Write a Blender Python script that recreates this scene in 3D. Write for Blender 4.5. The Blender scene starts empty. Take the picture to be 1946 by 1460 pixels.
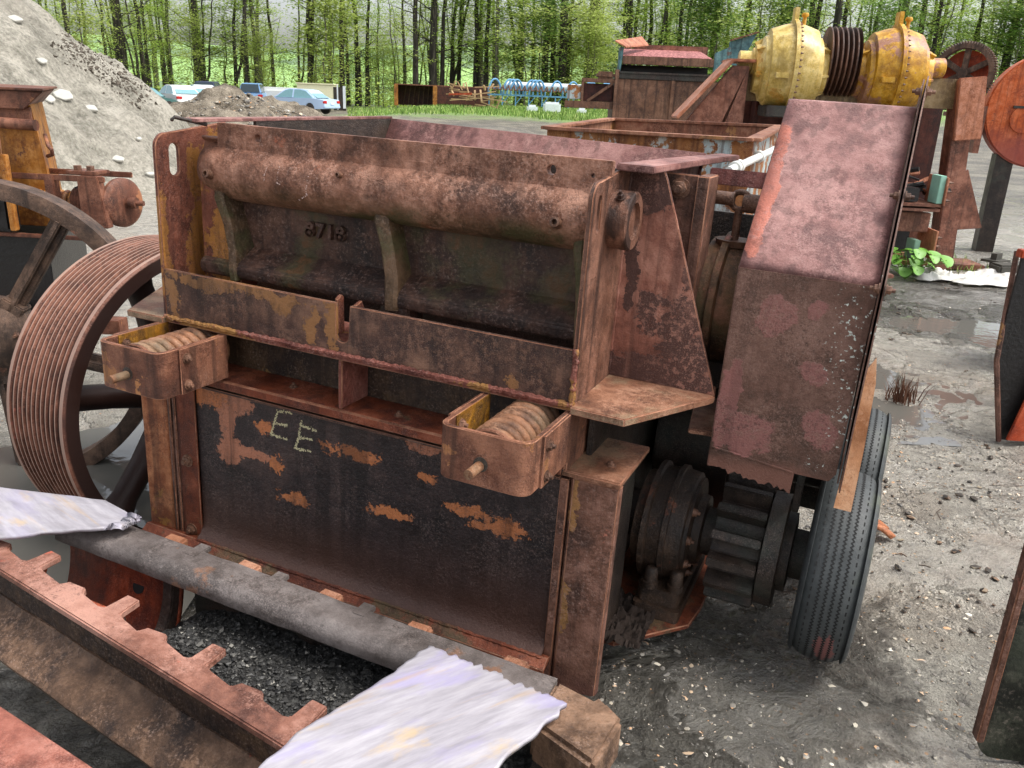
import bpy, bmesh, math, random
from mathutils import Vector, Matrix, noise, Quaternion
from mathutils.geometry import tessellate_polygon
R = random.Random(7)
S = bpy.context.scene
C = S.collection
PI = math.pi
# ------------------------------------------------------------------ camera
RWC = Matrix(((0.99912283,0.04187565,0.0),(0.01384051,-0.33022448,0.94380095),(0.03952228,-0.94297308,-0.33051439)))
CAM = Vector((0, 0, 1.7)); FPX = 1590.0
cd = bpy.data.cameras.new('camera'); cam = bpy.data.objects.new('camera', cd); C.objects.link(cam)
cd.sensor_width = 36; cd.lens = FPX/1946*36; cd.clip_start = 0.05; cd.clip_end = 2000
mw = Matrix(((RWC[0][0],-RWC[0][1],-RWC[0][2]),(RWC[1][0],-RWC[1][1],-RWC[1][2]),(RWC[2][0],-RWC[2][1],-RWC[2][2]))).to_4x4()
mw.translation = CAM; cam.matrix_world = mw
S.camera = cam
# ------------------------------------------------------------------ sky, sun, exposure
SUN_EL, SUN_AZ = math.radians(60), math.radians(105)     # azimuth from +Y clockwise
wd = bpy.data.worlds.new('World'); S.world = wd; wd.use_nodes = True
nt = wd.node_tree; bg = nt.nodes['Background']
sky = nt.nodes.new('ShaderNodeTexSky'); sky.sky_type = 'NISHITA'; sky.sun_disc = False
sky.sun_elevation = SUN_EL; sky.sun_rotation = SUN_AZ; sky.air_density = 1.0; sky.dust_density = 4.0; sky.ozone_density = 1
hs = nt.nodes.new('ShaderNodeHueSaturation'); hs.inputs['Saturation'].default_value = 0.3; hs.inputs['Value'].default_value = 1.2
nt.links.new(sky.outputs[0], hs.inputs['Color']); nt.links.new(hs.outputs[0], bg.inputs[0])
bg.inputs[1].default_value = 0.15
sl = bpy.data.lights.new('sun', 'SUN'); sl.energy = 1.5; sl.angle = math.radians(22); sl.color = (1, .97, .92)
so = bpy.data.objects.new('sun', sl); C.objects.link(so)
sd = Vector((math.sin(SUN_AZ)*math.cos(SUN_EL), math.cos(SUN_AZ)*math.cos(SUN_EL), math.sin(SUN_EL)))
so.rotation_euler = sd.to_track_quat('Z', 'Y').to_euler()
S.view_settings.view_transform = 'Standard'; S.view_settings.look = 'None'
S.view_settings.exposure = 0.72; S.view_settings.gamma = 1
S.render.engine = 'CYCLES'; S.cycles.max_bounces = 5; S.cycles.transparent_max_bounces = 6
S.render.resolution_x = 1024; S.render.resolution_y = 768
# ------------------------------------------------------------------ frames and rays
RWM = Matrix(((0.9165919,0.3987829,0.0288868),(-0.3988932,0.9169961,-0.0020816),(-0.0273195,-0.0096147,0.9995805)))
OM = Vector((0.28107221, 2.0324104, 0.0))
def ray(px, py): return RWC @ Vector(((px-973)/FPX, (py-730)/FPX, 1))
def at(px, py, Y):
    d = ray(px, py); return CAM + d*(Y/d.y)
def onz(px, py, z):
    d = ray(px, py); return CAM + d*((z-CAM.z)/d.z)
# ------------------------------------------------------------------ materials
def lin(c): return tuple(((x/12.92) if x <= .04045 else ((x+.055)/1.055)**2.4) for x in c)
def rgb(r, g, b): return lin((r/255, g/255, b/255))
class N:
    def __init__(s, name):
        s.m = bpy.data.materials.new(name); s.m.use_nodes = True; s.t = s.m.node_tree
        s.b = s.t.nodes['Principled BSDF']; s.tc = s.t.nodes.new('ShaderNodeTexCoord'); s.v = s.tc.outputs['Object']
        s.b.inputs['Specular IOR Level'].default_value = .4
    def n(s, k, **kw):
        o = s.t.nodes.new(k)
        for a, b in kw.items(): setattr(o, a, b)
        return o
    def put(s, sock, v):
        if hasattr(v, 'links'): s.t.links.new(v, sock)
        else:
            if isinstance(v, tuple) and len(v) == 3 and sock.type == 'RGBA': v = (*v, 1)
            sock.default_value = v
    def map(s, sc=(1, 1, 1), loc=(0, 0, 0), rot=(0, 0, 0), v=None):
        o = s.n('ShaderNodeMapping'); s.put(o.inputs[0], v or s.v)
        o.inputs['Scale'].default_value = sc; o.inputs['Location'].default_value = loc; o.inputs['Rotation'].default_value = rot
        return o.outputs[0]
    def noise(s, sc, det=6, ro=.55, v=None, dist=0):
        o = s.n('ShaderNodeTexNoise'); s.put(o.inputs['Vector'], v or s.v)
        o.inputs['Scale'].default_value = sc; o.inputs['Detail'].default_value = det
        o.inputs['Roughness'].default_value = ro; o.inputs['Distortion'].default_value = dist
        return o.outputs[0]
    def voro(s, sc, v=None, f='F1', out=0):
        o = s.n('ShaderNodeTexVoronoi', feature=f); s.put(o.inputs['Vector'], v or s.v); o.inputs['Scale'].default_value = sc
        return o.outputs[out]
    def ramp(s, f, stops):
        o = s.n('ShaderNodeValToRGB'); s.put(o.inputs[0], f); e = o.color_ramp.elements
        while len(e) < len(stops): e.new(.5)
        for i, (p, c) in enumerate(stops):
            e[i].position = p; e[i].color = (*c, 1) if isinstance(c, tuple) else (c, c, c, 1)
        return o.outputs[0]
    def step(s, f, a, b):
        o = s.n('ShaderNodeMapRange', interpolation_type='SMOOTHSTEP'); s.put(o.inputs[0], f)
        o.inputs[1].default_value = a; o.inputs[2].default_value = b; return o.outputs[0]
    def mix(s, f, a, b, mode='MIX'):
        o = s.n('ShaderNodeMix', data_type='RGBA', blend_type=mode); s.put(o.inputs[0], f)
        s.put(o.inputs[6], a); s.put(o.inputs[7], b); return o.outputs[2]
    def ma(s, op, a, b=0., c=0.):
        o = s.n('ShaderNodeMath', operation=op); s.put(o.inputs[0], a); s.put(o.inputs[1], b)
        s.put(o.inputs[2], c); return o.outputs[0]
    def sep(s, v=None):
        o = s.n('ShaderNodeSeparateXYZ'); s.put(o.inputs[0], v or s.v); return o.outputs
    def bump(s, h, d, st=1., nrm=None):
        o = s.n('ShaderNodeBump'); s.put(o.inputs['Height'], h); o.inputs['Distance'].default_value = d
        o.inputs['Strength'].default_value = st
        if nrm: s.put(o.inputs['Normal'], nrm)
        return o.outputs[0]
    def blobs(s, bl, wob=.35, sc=14, edge=.12):
        """irregular flaked patches: list of (x,y,z, rx,ry,rz, weight)"""
        w = s.noise(sc*1.6, 9, .74); w2 = s.noise(sc*.28, 3, .5); out = None
        wn = s.n('ShaderNodeTexNoise'); s.put(wn.inputs['Vector'], s.v); wn.inputs['Scale'].default_value = sc*.5; wn.inputs['Detail'].default_value = 8; wn.inputs['Roughness'].default_value = .7
        wv = s.n('ShaderNodeVectorMath', operation='MULTIPLY_ADD'); s.put(wv.inputs[0], wn.outputs['Color']); wv.inputs[1].default_value = (.10, .10, .10); wv.inputs[2].default_value = (-.05, -.05, -.05)
        av = s.n('ShaderNodeVectorMath', operation='ADD'); s.put(av.inputs[0], s.v); s.put(av.inputs[1], wv.outputs[0])
        for (x, y, z, rx, ry, rz) in bl:
            o = s.n('ShaderNodeVectorMath', operation='SUBTRACT'); s.put(o.inputs[0], av.outputs[0]); o.inputs[1].default_value = (x, y, z)
            d = s.n('ShaderNodeVectorMath', operation='DIVIDE'); s.put(d.inputs[0], o.outputs[0]); d.inputs[1].default_value = (rx, ry, rz)
            l = s.n('ShaderNodeVectorMath', operation='LENGTH'); s.put(l.inputs[0], d.outputs[0])
            out = l.outputs['Value'] if out is None else s.ma('MINIMUM', out, l.outputs['Value'])
        e = s.ma('MULTIPLY_ADD', w, -wob*4, wob*2)
        e = s.ma('ADD', e, s.ma('MULTIPLY_ADD', w2, -wob*2, wob))
        e = s.ma('ADD', e, out)
        return s.step(e, 1+edge*.5, 1-edge*.5)
def rust(name, dark, mid, light, patch=None, pthr=.55, psc=3, blobs=None, bcol=None, bwob=.35, bsc=14, blobs2=None, bcol2=None,
         rough=(.5, .85), bump=.002, fine=160, grime=None, streak=.35, seed=0, moss=None, metal=0., lich=None, wear_shade=0, stain=1.):
    def adj(c, k, s):
        c = (c[0], c[1]*.98, c[2]*.92); l = .3*c[0]+.5*c[1]+.2*c[2]; return tuple(max(.004, min(1, (l+(x-l)*s)*k)) for x in c)
    dark = adj(dark, .52, 1.35); mid = adj(mid, .76, 1.32); light = adj(light, .92, 1.2)
    n = N(name); sv = n.map(loc=(seed*3.1, seed*1.7, seed*.9)); n.b.inputs['Specular IOR Level'].default_value = .45; rough = (max(.3, rough[0]-.08), rough[1]-.1)
    big = n.noise(2.6, 8, .62, sv, .4); med = n.noise(11, 9, .68, sv); fin = n.noise(fine*1.5, 4, .75, sv); gra = n.noise(fine*.35, 6, .7, sv)
    col = n.ramp(n.ma('MULTIPLY_ADD', med, .5, n.ma('MULTIPLY', big, .5)), [(.39, dark), (.5, mid), (.61, light)])
    if patch is not None:
        pm = n.step(n.ma('ADD', n.noise(psc, 12, .66, sv), n.ma('MULTIPLY_ADD', med, .16, -.08)), pthr, pthr+.025)
        col = n.mix(pm, col, n.mix(n.step(big, .3, .7), patch, tuple(c*.7 for c in patch)))
    if blobs:
        bm_ = n.blobs(blobs, bwob, bsc); col = n.mix(bm_, col, bcol)
    if blobs2:
        b2 = n.blobs(blobs2, .85, 34); col = n.mix(b2, col, bcol2)
    msk = n.step(n.noise(5.5, 6, .65, n.map(loc=(9+seed, 2, 4))), .42, .6)
    col = n.mix(n.ma('MULTIPLY', n.step(gra, .5, .6), n.ma('MULTIPLY_ADD', msk, .5, .06)), col, light); col = n.mix(n.ma('MULTIPLY', n.step(gra, .48, .36), n.ma('MULTIPLY_ADD', msk, .5, .12)), col, dark)
    stn = n.noise(3.4, 7, .68, n.map((1, 1, .55), loc=(4+seed, 7, 1))); col = n.mix(n.ma('MULTIPLY', n.step(stn, .52, .66), .55*stain), col, tuple(c*.55 for c in dark))
    col = n.mix(n.ma('MULTIPLY', n.step(stn, .46, .34), .35*stain), col, tuple(min(1, c*1.18) for c in light))
    col = n.mix(n.ma('MULTIPLY', n.step(fin, .52, .66), n.ma('MULTIPLY_ADD', msk, .45, .15)), col, n.mix(.45, light, (.42, .32, .28)))
    col = n.mix(n.ma('MULTIPLY', n.step(fin, .47, .33), n.ma('MULTIPLY_ADD', msk, .45, .2)), col, tuple(c*.35 for c in dark))
    if streak:
        st = n.noise(1, 6, .6, n.map((22, 22, 1.1), v=sv)); col = n.mix(n.ma('MULTIPLY', n.step(st, .5, .64), min(1, streak*1.5)), col, tuple(c*.5 for c in dark))
        st2 = n.noise(1, 5, .6, n.map((17, 17, 1.2), loc=(5, 3, 1), v=sv)); col = n.mix(n.ma('MULTIPLY', n.step(st2, .54, .75), streak*.7), col, light)
    if wear_shade:  # ridges worn bright; shade inside the grooves painted in by radius
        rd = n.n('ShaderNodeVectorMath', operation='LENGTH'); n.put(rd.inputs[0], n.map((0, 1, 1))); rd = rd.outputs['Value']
        col = n.mix(n.step(rd, wear_shade-.004, wear_shade-.016), col, tuple(c*.45 for c in dark)); col = n.mix(n.ma('MULTIPLY', n.step(rd, wear_shade-.0015, wear_shade-.0005), .75), col, (.42, .27, .21))
    if grime is not None:
        z = n.sep()[2]; gm = n.step(n.ma('ADD', z, n.ma('MULTIPLY_ADD', big, .3, -.15)), grime[1], grime[0])
        col = n.mix(n.ma('MULTIPLY', gm, .8), col, grime[2])
    if moss:
        mm = n.step(n.ma('ADD', n.noise(4, 8, .6, sv), n.ma('MULTIPLY_ADD', fin, .2, -.1)), .5, .62)
        if len(moss) > 2:
            z = n.sep()[2]; g = n.step(z, moss[2][1], moss[2][0]); mm = n.ma('MULTIPLY', n.ma('MULTIPLY_ADD', mm, .6, .4), g)
        col = n.mix(n.ma('MULTIPLY', mm, moss[1]), col, moss[0])
    if lich:
        lm = n.blobs(lich, .8, 55, .1); lm = n.ma('MULTIPLY', lm, n.step(n.noise(90, 3, .6), .6, .66))
        col = n.mix(lm, col, (.62, .68, .62))
    n.put(n.b.inputs['Base Color'], col)
    rr = n.ma('MULTIPLY_ADD', n.noise(7, 5, .6, sv), (rough[1]-rough[0])*2, rough[0]-(rough[1]-rough[0])*.5)
    n.put(n.b.inputs['Roughness'], rr); n.b.inputs['Metallic'].default_value = metal
    pit = n.noise(fine, 5, .7, sv)
    h = n.ma('MULTIPLY_ADD', pit, 1, n.ma('ADD', n.ma('MULTIPLY', med, 1.6), n.ma('MULTIPLY', gra, .8)))
    if blobs: h = n.ma('MULTIPLY_ADD', bm_, .25, h)
    n.put(n.b.inputs['Normal'], n.bump(h, bump*1.6, 1))
    return n.m
def plain(name, col, rough=.6, bump=0, sc=60, var=.25, metal=0):
    n = N(name); f = n.noise(sc*.2, 6, .6)
    c = n.mix(n.ma('MULTIPLY', f, 1), tuple(x*(1-var) for x in col), tuple(min(1, x*(1+var)) for x in col)); n.put(n.b.inputs['Base Color'], c)
    n.b.inputs['Roughness'].default_value = rough; n.b.inputs['Metallic'].default_value = metal
    if bump: n.put(n.b.inputs['Normal'], n.bump(n.noise(sc, 5, .65), bump))
    return n.m
# ------------------------------------------------------------------ mesh builder
WORN = {}
class MB:
    def __init__(s): s.v = []; s.f = []
    def add(s, vs, fs, M=None):
        b = len(s.v)
        s.v += [tuple(M @ Vector(v)) if M else tuple(v) for v in vs]; s.f += [tuple(b+i for i in f) for f in fs]; return s
    def box(s, x0, x1, y0, y1, z0, z1, M=None):
        vs = [(x, y, z) for z in (z0, z1) for y in (y0, y1) for x in (x0, x1)]
        return s.add(vs, [(0, 2, 3, 1), (4, 5, 7, 6), (0, 1, 5, 4), (2, 6, 7, 3), (0, 4, 6, 2), (1, 3, 7, 5)], M)
    def plate(s, outer, ax, a0, a1, holes=(), M=None):
        """polygon with holes, extruded along axis ax (0,1,2); 2D coordinates are the other two axes in order"""
        def p3(p, a):
            q = list(p); q.insert(ax, a); return tuple(q)
        loops = [list(outer)]+[list(h) for h in holes]; flat = [p for l in loops for p in l]; n = len(flat)
        tris = tessellate_polygon([[Vector((p[0], p[1], 0)) for p in l] for l in loops])
        vs = [p3(p, a0) for p in flat]+[p3(p, a1) for p in flat]; fs = []
        if not holes:
            k = list(range(n)); fs = [tuple(k[::-1]), tuple(i+n for i in k)]
        else:
            fs = [tuple(t) for t in tris]+[tuple(i+n for i in t[::-1]) for t in tris]
        o = 0
        for l in loops:
            m = len(l)
            for i in range(m):
                j = (i+1) % m; fs.append((o+i, o+j, o+j+n, o+i+n))
            o += m
        return s.add(vs, fs, M)
    def lathe(s, prof, c=(0, 0, 0), ax=(1, 0, 0), seg=48, close=False, a0=0, a1=2*PI, M=None):
        """prof: list of (distance along axis, radius)"""
        q = Vector(ax).normalized().to_track_quat('Z', 'Y').to_matrix(); c = Vector(c)
        full = abs(a1-a0-2*PI) < 1e-6; k = seg if full else seg+1; b = []; vs = []; fs = []
        for (t, r) in prof:
            for i in range(k):
                a = a0+(a1-a0)*i/seg; vs.append(c+q @ Vector((r*math.cos(a), r*math.sin(a), t)))
        m = len(prof); rng = range(m if close else m-1)
        for j in rng:
            for i in range(seg):
                i2 = (i+1) % k; j2 = (j+1) % m
                fs.append((j*k+i, j*k+i2, j2*k+i2, j2*k+i))
        if not close and full:
            if prof[0][1] > 1e-6: fs.append(tuple(range(k-1, -1, -1)))
            if prof[-1][1] > 1e-6: fs.append(tuple((m-1)*k+i for i in range(k)))
        return s.add(vs, fs, M)
    def cyl(s, p0, p1, r0, r1=None, seg=16, M=None):
        p0 = Vector(p0); p1 = Vector(p1); L = (p1-p0).length
        return s.lathe([(0, r0), (L, r0 if r1 is None else r1)], p0, p1-p0, seg, M=M)
    def hexb(s, p, d, r=.014, h=.01, M=None):
        p = Vector(p); d = Vector(d).normalized()
        s.lathe([(0, r*1.35), (h*.25, r*1.35)], p, d, 16, M=M)
        s.lathe([(h*.2, r), (h, r), (h*1.15, r*.8)], p, d, 6, M=M)
        return s.lathe([(h*1.1, r*.5), (h*1.9, r*.48)], p, d, 10, M=M)
    def tube(s, pts, r, seg=10, M=None, cap=True):
        pts = [Vector(p) for p in pts]; n = len(pts); vs = []; fs = []; up = None
        for i, p in enumerate(pts):
            t = (pts[min(i+1, n-1)]-pts[max(i-1, 0)]).normalized()
            if up is None: up = t.orthogonal().normalized()
            up = (up-t*up.dot(t)).normalized(); w = t.cross(up); rr = r[i] if isinstance(r, (list, tuple)) else r
            for k in range(seg):
                a = 2*PI*k/seg; vs.append(p+(up*math.cos(a)+w*math.sin(a))*rr)
        for i in range(n-1):
            for k in range(seg):
                k2 = (k+1) % seg; fs.append((i*seg+k, i*seg+k2, (i+1)*seg+k2, (i+1)*seg+k))
        if cap: fs += [tuple(range(seg-1, -1, -1)), tuple((n-1)*seg+k for k in range(seg))]
        return s.add(vs, fs, M)
    def bar(s, p0, p1, w, h, up=(0, 0, 1), M=None):
        p0 = Vector(p0); p1 = Vector(p1); d = (p1-p0); L = d.length; d.normalize(); u = Vector(up); u = (u-d*u.dot(d)).normalized(); x = d.cross(u)
        vs = [p0+d*t+x*a*w/2+u*b*h/2 for t in (0, L) for (a, b) in ((-1, -1), (1, -1), (1, 1), (-1, 1))]
        return s.add(vs, [(3, 2, 1, 0), (4, 5, 6, 7), (0, 1, 5, 4), (1, 2, 6, 5), (2, 3, 7, 6), (3, 0, 4, 7)], M)
    def grid(s, rows, thick=0):
        n = len(rows); m = len(rows[0]); vs = [p for r in rows for p in r]
        s.add(vs, [(i*m+j, i*m+j+1, (i+1)*m+j+1, (i+1)*m+j) for i in range(n-1) for j in range(m-1)]); return s
    def helix(s, c, ax, r, wr, L, turns, seg=18, M=None):
        q = Vector(ax).normalized().to_track_quat('Z', 'Y').to_matrix(); n = int(turns*seg)
        return s.tube([Vector(c)+q @ Vector((r*math.cos(2*PI*i/seg), r*math.sin(2*PI*i/seg), L*i/n)) for i in range(n+1)], wr, 10, M=M)
    def build(s, name, mat, parent=None, bevel=0, smooth=40, loc=None, rough=0, rsc=8, sub=0, solid=0):
        me = bpy.data.meshes.new(name); me.from_pydata(s.v, [], s.f)
        bm = bmesh.new(); bm.from_mesh(me); bmesh.ops.recalc_face_normals(bm, faces=bm.faces)
        if bevel: 
            ed = [e for e in bm.edges if len(e.link_faces) == 2 and e.calc_face_angle(0) > .6 and e.calc_length() > bevel*2.5]
            try:
                rs = bmesh.ops.bevel(bm, geom=ed, offset=bevel, segments=2, affect='EDGES', clamp_overlap=True)
                if mat and mat.name in WORN:
                    for f in rs['faces']:
                        f.material_index = 1
            except Exception: pass
        bm.to_mesh(me); bm.free()
        if smooth: me.shade_smooth(); me.set_sharp_from_angle(angle=math.radians(smooth))
        if rough:
            for v in me.vertices: v.co += noise.noise_vector(v.co*rsc)*rough
        o = bpy.data.objects.new(name, me); C.objects.link(o)
        if mat: me.materials.append(mat)
        if mat and bevel and mat.name in WORN: me.materials.append(WORN[mat.name])
        if parent: o.parent = parent
        if loc: o.location = loc
        if solid:
            m = o.modifiers.new('thickness', 'SOLIDIFY'); m.thickness = solid
        if sub:
            m = o.modifiers.new('sub', 'SUBSURF'); m.levels = sub; m.render_levels = sub
        return o
def tag(o, label=None, cat=None, group=None, kind=None):
    for k, v in (('label', label), ('category', cat), ('group', group), ('kind', kind)):
        if v: o[k] = v
    return o
def empty(name, loc, rot=None, **kw):
    o = bpy.data.objects.new(name, None); C.objects.link(o); o.location = loc
    if rot is not None: o.rotation_euler = rot if not isinstance(rot, (int, float)) else (0, 0, rot)
    tag(o, **kw); return o
def copy_tree(o, parent=None):
    c = o.copy(); C.objects.link(c); c.parent = parent
    for ch in [x for x in S.objects if x.parent == o]: copy_tree(ch, c)
    return c
def rr2(x0, x1, y0, y1, r, n=5, corners=(1, 1, 1, 1)):
    """rounded rectangle, corners order: (x0y0, x1y0, x1y1, x0y1)"""
    o = []
    for i, (cx, cy, a) in enumerate(((x0, y0, PI), (x1, y0, 1.5*PI), (x1, y1, 0), (x0, y1, .5*PI))):
        if not corners[i]: o.append((cx, cy)); continue
        mx = cx+(r if i in (0, 3) else -r); my = cy+(r if i in (0, 1) else -r)
        for k in range(n+1):
            t = a+k/n*PI/2; o.append((mx+r*math.cos(t), my+r*math.sin(t)))
    return o
def ring(cx, cy, rx, ry=None, n=16):
    ry = ry or rx; return [(cx+rx*math.cos(2*PI*i/n), cy+ry*math.sin(2*PI*i/n)) for i in range(n)]
# ------------------------------------------------------------------ rust palette
D1 = rgb(66, 40, 35); M1 = rgb(112, 70, 60); L1 = rgb(152, 104, 92)
YEL = rgb(176, 122, 48); ORG = rgb(178, 104, 66); PNK = rgb(168, 104, 92)
m_cast = rust('rust_casting', rgb(88, 60, 50), rgb(142, 104, 90), rgb(196, 154, 138), patch=rgb(165, 92, 62), pthr=.6, psc=3.2, bump=.004, fine=75, seed=1,
              moss=(rgb(62, 62, 30), .9, (1.32, 1.385)), streak=.2, rough=(.5, .8))
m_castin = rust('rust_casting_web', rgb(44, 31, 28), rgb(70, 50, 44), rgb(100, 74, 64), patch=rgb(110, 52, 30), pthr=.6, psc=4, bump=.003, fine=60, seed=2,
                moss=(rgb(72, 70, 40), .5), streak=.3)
m_rib = rust('rust_rib', rgb(60, 46, 36), rgb(88, 70, 54), rgb(122, 98, 80), patch=YEL, pthr=.64, bump=.003, fine=70, seed=3, moss=(rgb(66, 68, 34), .7), streak=.1)
m_plate = rust('rust_upright_plate', rgb(74, 50, 42), rgb(112, 80, 68), rgb(150, 112, 98), patch=rgb(150, 92, 72), pthr=.62, psc=3, seed=4, bump=.0022, streak=.6)
m_platey = rust('rust_plate_yellow', rgb(74, 44, 40), rgb(100, 60, 50), rgb(134, 86, 72), seed=5, bump=.002, bcol=rgb(158, 106, 44), bwob=.55, bsc=13,
                blobs=[(-1.6, .2, 1.1, .2, .10, .19), (-1.6, .012, 1.15, .2, .022, .2), (-1.6, .17, 1.36, .2, .05, .09), (-1.6, .22, .98, .2, .09, .09), (-1.6, .26, 1.22, .2, .07, .25), (-1.45, .12, 1.12, .05, .2, .16)], streak=.25)
m_strip = rust('rust_strip', rgb(52, 36, 34), rgb(82, 60, 54), rgb(136, 106, 92), seed=6, bump=.002, bcol=rgb(146, 102, 60), bwob=.85, bsc=20,
               blobs=[(-1.56, 0, 1.0, .03, .1, .09), (-1.35, 0, 1.05, .3, .1, .022), (-1.0, 0, .97, .022, .1, .06), (-1.12, 0, 1.03, .05, .1, .03), (-.93, 0, .99, .03, .1, .07), (-.34, 0, .935, .025, .1, .018)], streak=.3)
m_web = rust('rust_dark_web', rgb(46, 36, 33), rgb(72, 58, 50), rgb(104, 84, 66), seed=66, bump=.002, fine=80, patch=rgb(120, 92, 54), pthr=.62, psc=4)
m_weld = rust('rust_weld', rgb(112, 66, 60), rgb(146, 96, 88), rgb(172, 124, 116), seed=7, bump=.006, fine=60, patch=rgb(168, 120, 62), pthr=.6, streak=0)
m_panel = rust('rust_front_panel', rgb(36, 31, 33), rgb(52, 44, 46), rgb(76, 62, 60), seed=8, bump=.0018, fine=120, bcol=rgb(180, 118, 90), bwob=.42, bsc=26, rough=(.32, .6), stain=.5, bcol2=rgb(192, 118, 72),
             blobs=[(-1.36, .02, .66, .11, .2, .035), (-1.37, .02, .57, .035, .2, .1), (-1.36, .02, .475, .05, .2, .06), (-1.28, .02, .485, .085, .2, .022), (-.6, .02, .685, .08, .2, .03)],
             blobs2=[(-1.21, .02, .6, .03, .2, .02), (-1.17, .02, .47, .03, .2, .03), (-1.48, .02, .66, .1, .2, .04), (-.86, .02, .585, .1, .2, .022), (-1.1, .02, .36, .05, .2, .022), (-.735, .02, .415, .075, .2, .018), (-.44, .02, .50, .08, .2, .018), (-.34, .02, .475, .075, .2, .03), (-.4, .02, .46, .05, .2, .014),
                      (-.59, .02, .57, .03, .2, .018)],
               grime=(.02, .4, rgb(92, 62, 50)), streak=.35)
m_post = rust('rust_post', rgb(78, 55, 48), rgb(114, 84, 74), rgb(146, 112, 102), seed=9, bump=.0025, fine=90, bcol=rgb(150, 108, 62), bwob=.7, bsc=22,
              blobs=[(-.125, 0, .3, .012, .1, .09), (-.12, 0, .62, .014, .1, .07), (-1.69, 0, .3, .03, .1, .12), (-1.72, 0, .45, .02, .1, .15), (-1.64, 0, .2, .02, .1, .15)], patch=rgb(172, 104, 84), pthr=.6, psc=5, grime=(-.02, .12, rgb(84, 48, 42)))
m_lpost = rust('rust_orange_post', rgb(84, 50, 42), rgb(150, 96, 74), rgb(196, 142, 112), seed=10, bump=.002, patch=rgb(186, 132, 62), pthr=.57, psc=5, grime=(-.02, .12, rgb(84, 48, 42)))
m_sill = rust('rust_sill', rgb(86, 44, 34), rgb(120, 66, 50), rgb(146, 90, 72), seed=11, bump=.0025, patch=rgb(100, 82, 56), pthr=.56, psc=2.5)
m_dark = rust('dark_greasy_steel', rgb(32, 27, 25), rgb(48, 41, 38), rgb(74, 63, 57), seed=12, bump=.002, rough=(.35, .65), moss=(rgb(56, 66, 58), .35), streak=.15)
m_bear = rust('greasy_bearing', rgb(36, 29, 26), rgb(56, 44, 37), rgb(84, 66, 54), seed=13, bump=.002, rough=(.4, .7), patch=rgb(112, 66, 46), pthr=.62)
m_box = rust('rust_spring_box', rgb(76, 48, 40), rgb(112, 76, 64), rgb(152, 110, 92), seed=14, bump=.0022, patch=rgb(188, 128, 76), pthr=.6, psc=9, streak=.4)
m_boxy = rust('rust_box_inside', rgb(90, 66, 40), rgb(160, 116, 48), rgb(188, 142, 64), seed=15, bump=.002)
m_spring = rust('rust_spring', rgb(100, 72, 58), rgb(150, 112, 92), rgb(186, 148, 126), seed=16, bump=.001, streak=0, moss=(rgb(120, 110, 88), .5))
m_gus = rust('rust_gusset', rgb(112, 74, 66), rgb(152, 108, 98), rgb(182, 138, 126), seed=17, bump=.0016, bcol=rgb(74, 48, 42), bwob=.6, bsc=20,
             blobs=[(-.1, .3, 1.46, .1, .1, .06), (.04, .3, 1.07, .07, .1, .12), (-.06, .3, 1.12, .045, .1, .06), (.09, .3, 1.0, .06, .1, .1), (-.12, .3, 1.2, .02, .1, .12), (.0, .3, .95, .2, .1, .045), (.045, .3, 1.25, .025, .1, .06)], rough=(.5, .75))
m_basep = rust('rust_base_plate', rgb(102, 70, 58), rgb(146, 108, 92), rgb(178, 142, 124), seed=18, bump=.002, patch=rgb(170, 104, 78), pthr=.58, psc=4, moss=(rgb(150, 138, 110), .5), streak=0)
m_gup = rust('pink_skylit_guard', rgb(130, 98, 98), rgb(152, 116, 115), rgb(178, 142, 140), seed=19, bump=.0014, patch=rgb(176, 112, 98), pthr=.68, psc=2.2, streak=.3, rough=(.6, .85), stain=.45,  # paler than the guard front: sky light on the slope put into the colour
             bcol=rgb(196, 118, 98), bwob=.25, bsc=9, blobs=[(.19, .5, 1.46, .028, .4, .16), (.185, .4, 1.6, .03, .4, .08)])
m_glo = rust('rust_guard_face', rgb(84, 64, 56), rgb(110, 84, 76), rgb(134, 106, 98), seed=20, bump=.0018, rough=(.45, .7), bcol=rgb(142, 92, 86), bwob=.35, bsc=11,
             blobs=[(.308, .3, 1.17, .055, .2, .05), (.40, .3, 1.2, .024, .2, .032), (.2, .3, .9, .03, .2, .13), (.42, .3, 1.03, .04, .2, .03), (.26, .3, .82, .08, .2, .06), (.45, .3, .88, .05, .2, .05)], stain=.5,
             lich=[(.49, .3, 1.15, .05, .2, .16), (.505, .3, .95, .03, .2, .12), (.46, .3, .78, .03, .2, .02)], grime=(.66, .73, rgb(126, 84, 70)), streak=.15)
m_hop = rust('pinkish_hopper_steel', rgb(112, 78, 76), rgb(150, 112, 110), rgb(180, 142, 138), seed=21, bump=.0014, streak=.3)
m_sheave = rust('rust_sheave', rgb(84, 56, 50), rgb(118, 82, 72), rgb(156, 112, 98), seed=22, bump=.0006, wear_shade=.652, patch=rgb(160, 92, 78), pthr=.6, psc=2.5, streak=0, fine=110)
m_bolt = rust('rust_bolt', rgb(70, 50, 44), rgb(104, 78, 66), rgb(140, 108, 94), seed=23, bump=.001, streak=0)
m_lip = rust('tan_cover_lip', rgb(196, 142, 112), rgb(214, 166, 138), rgb(224, 184, 158), seed=24, bump=.0008, patch=rgb(178, 96, 76), pthr=.66, streak=.1)
m_chalk = plain('yellow_chalk', rgb(214, 206, 164), .9); m_chalkw = plain('pale_chalk', rgb(205, 180, 172), .9)
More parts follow.
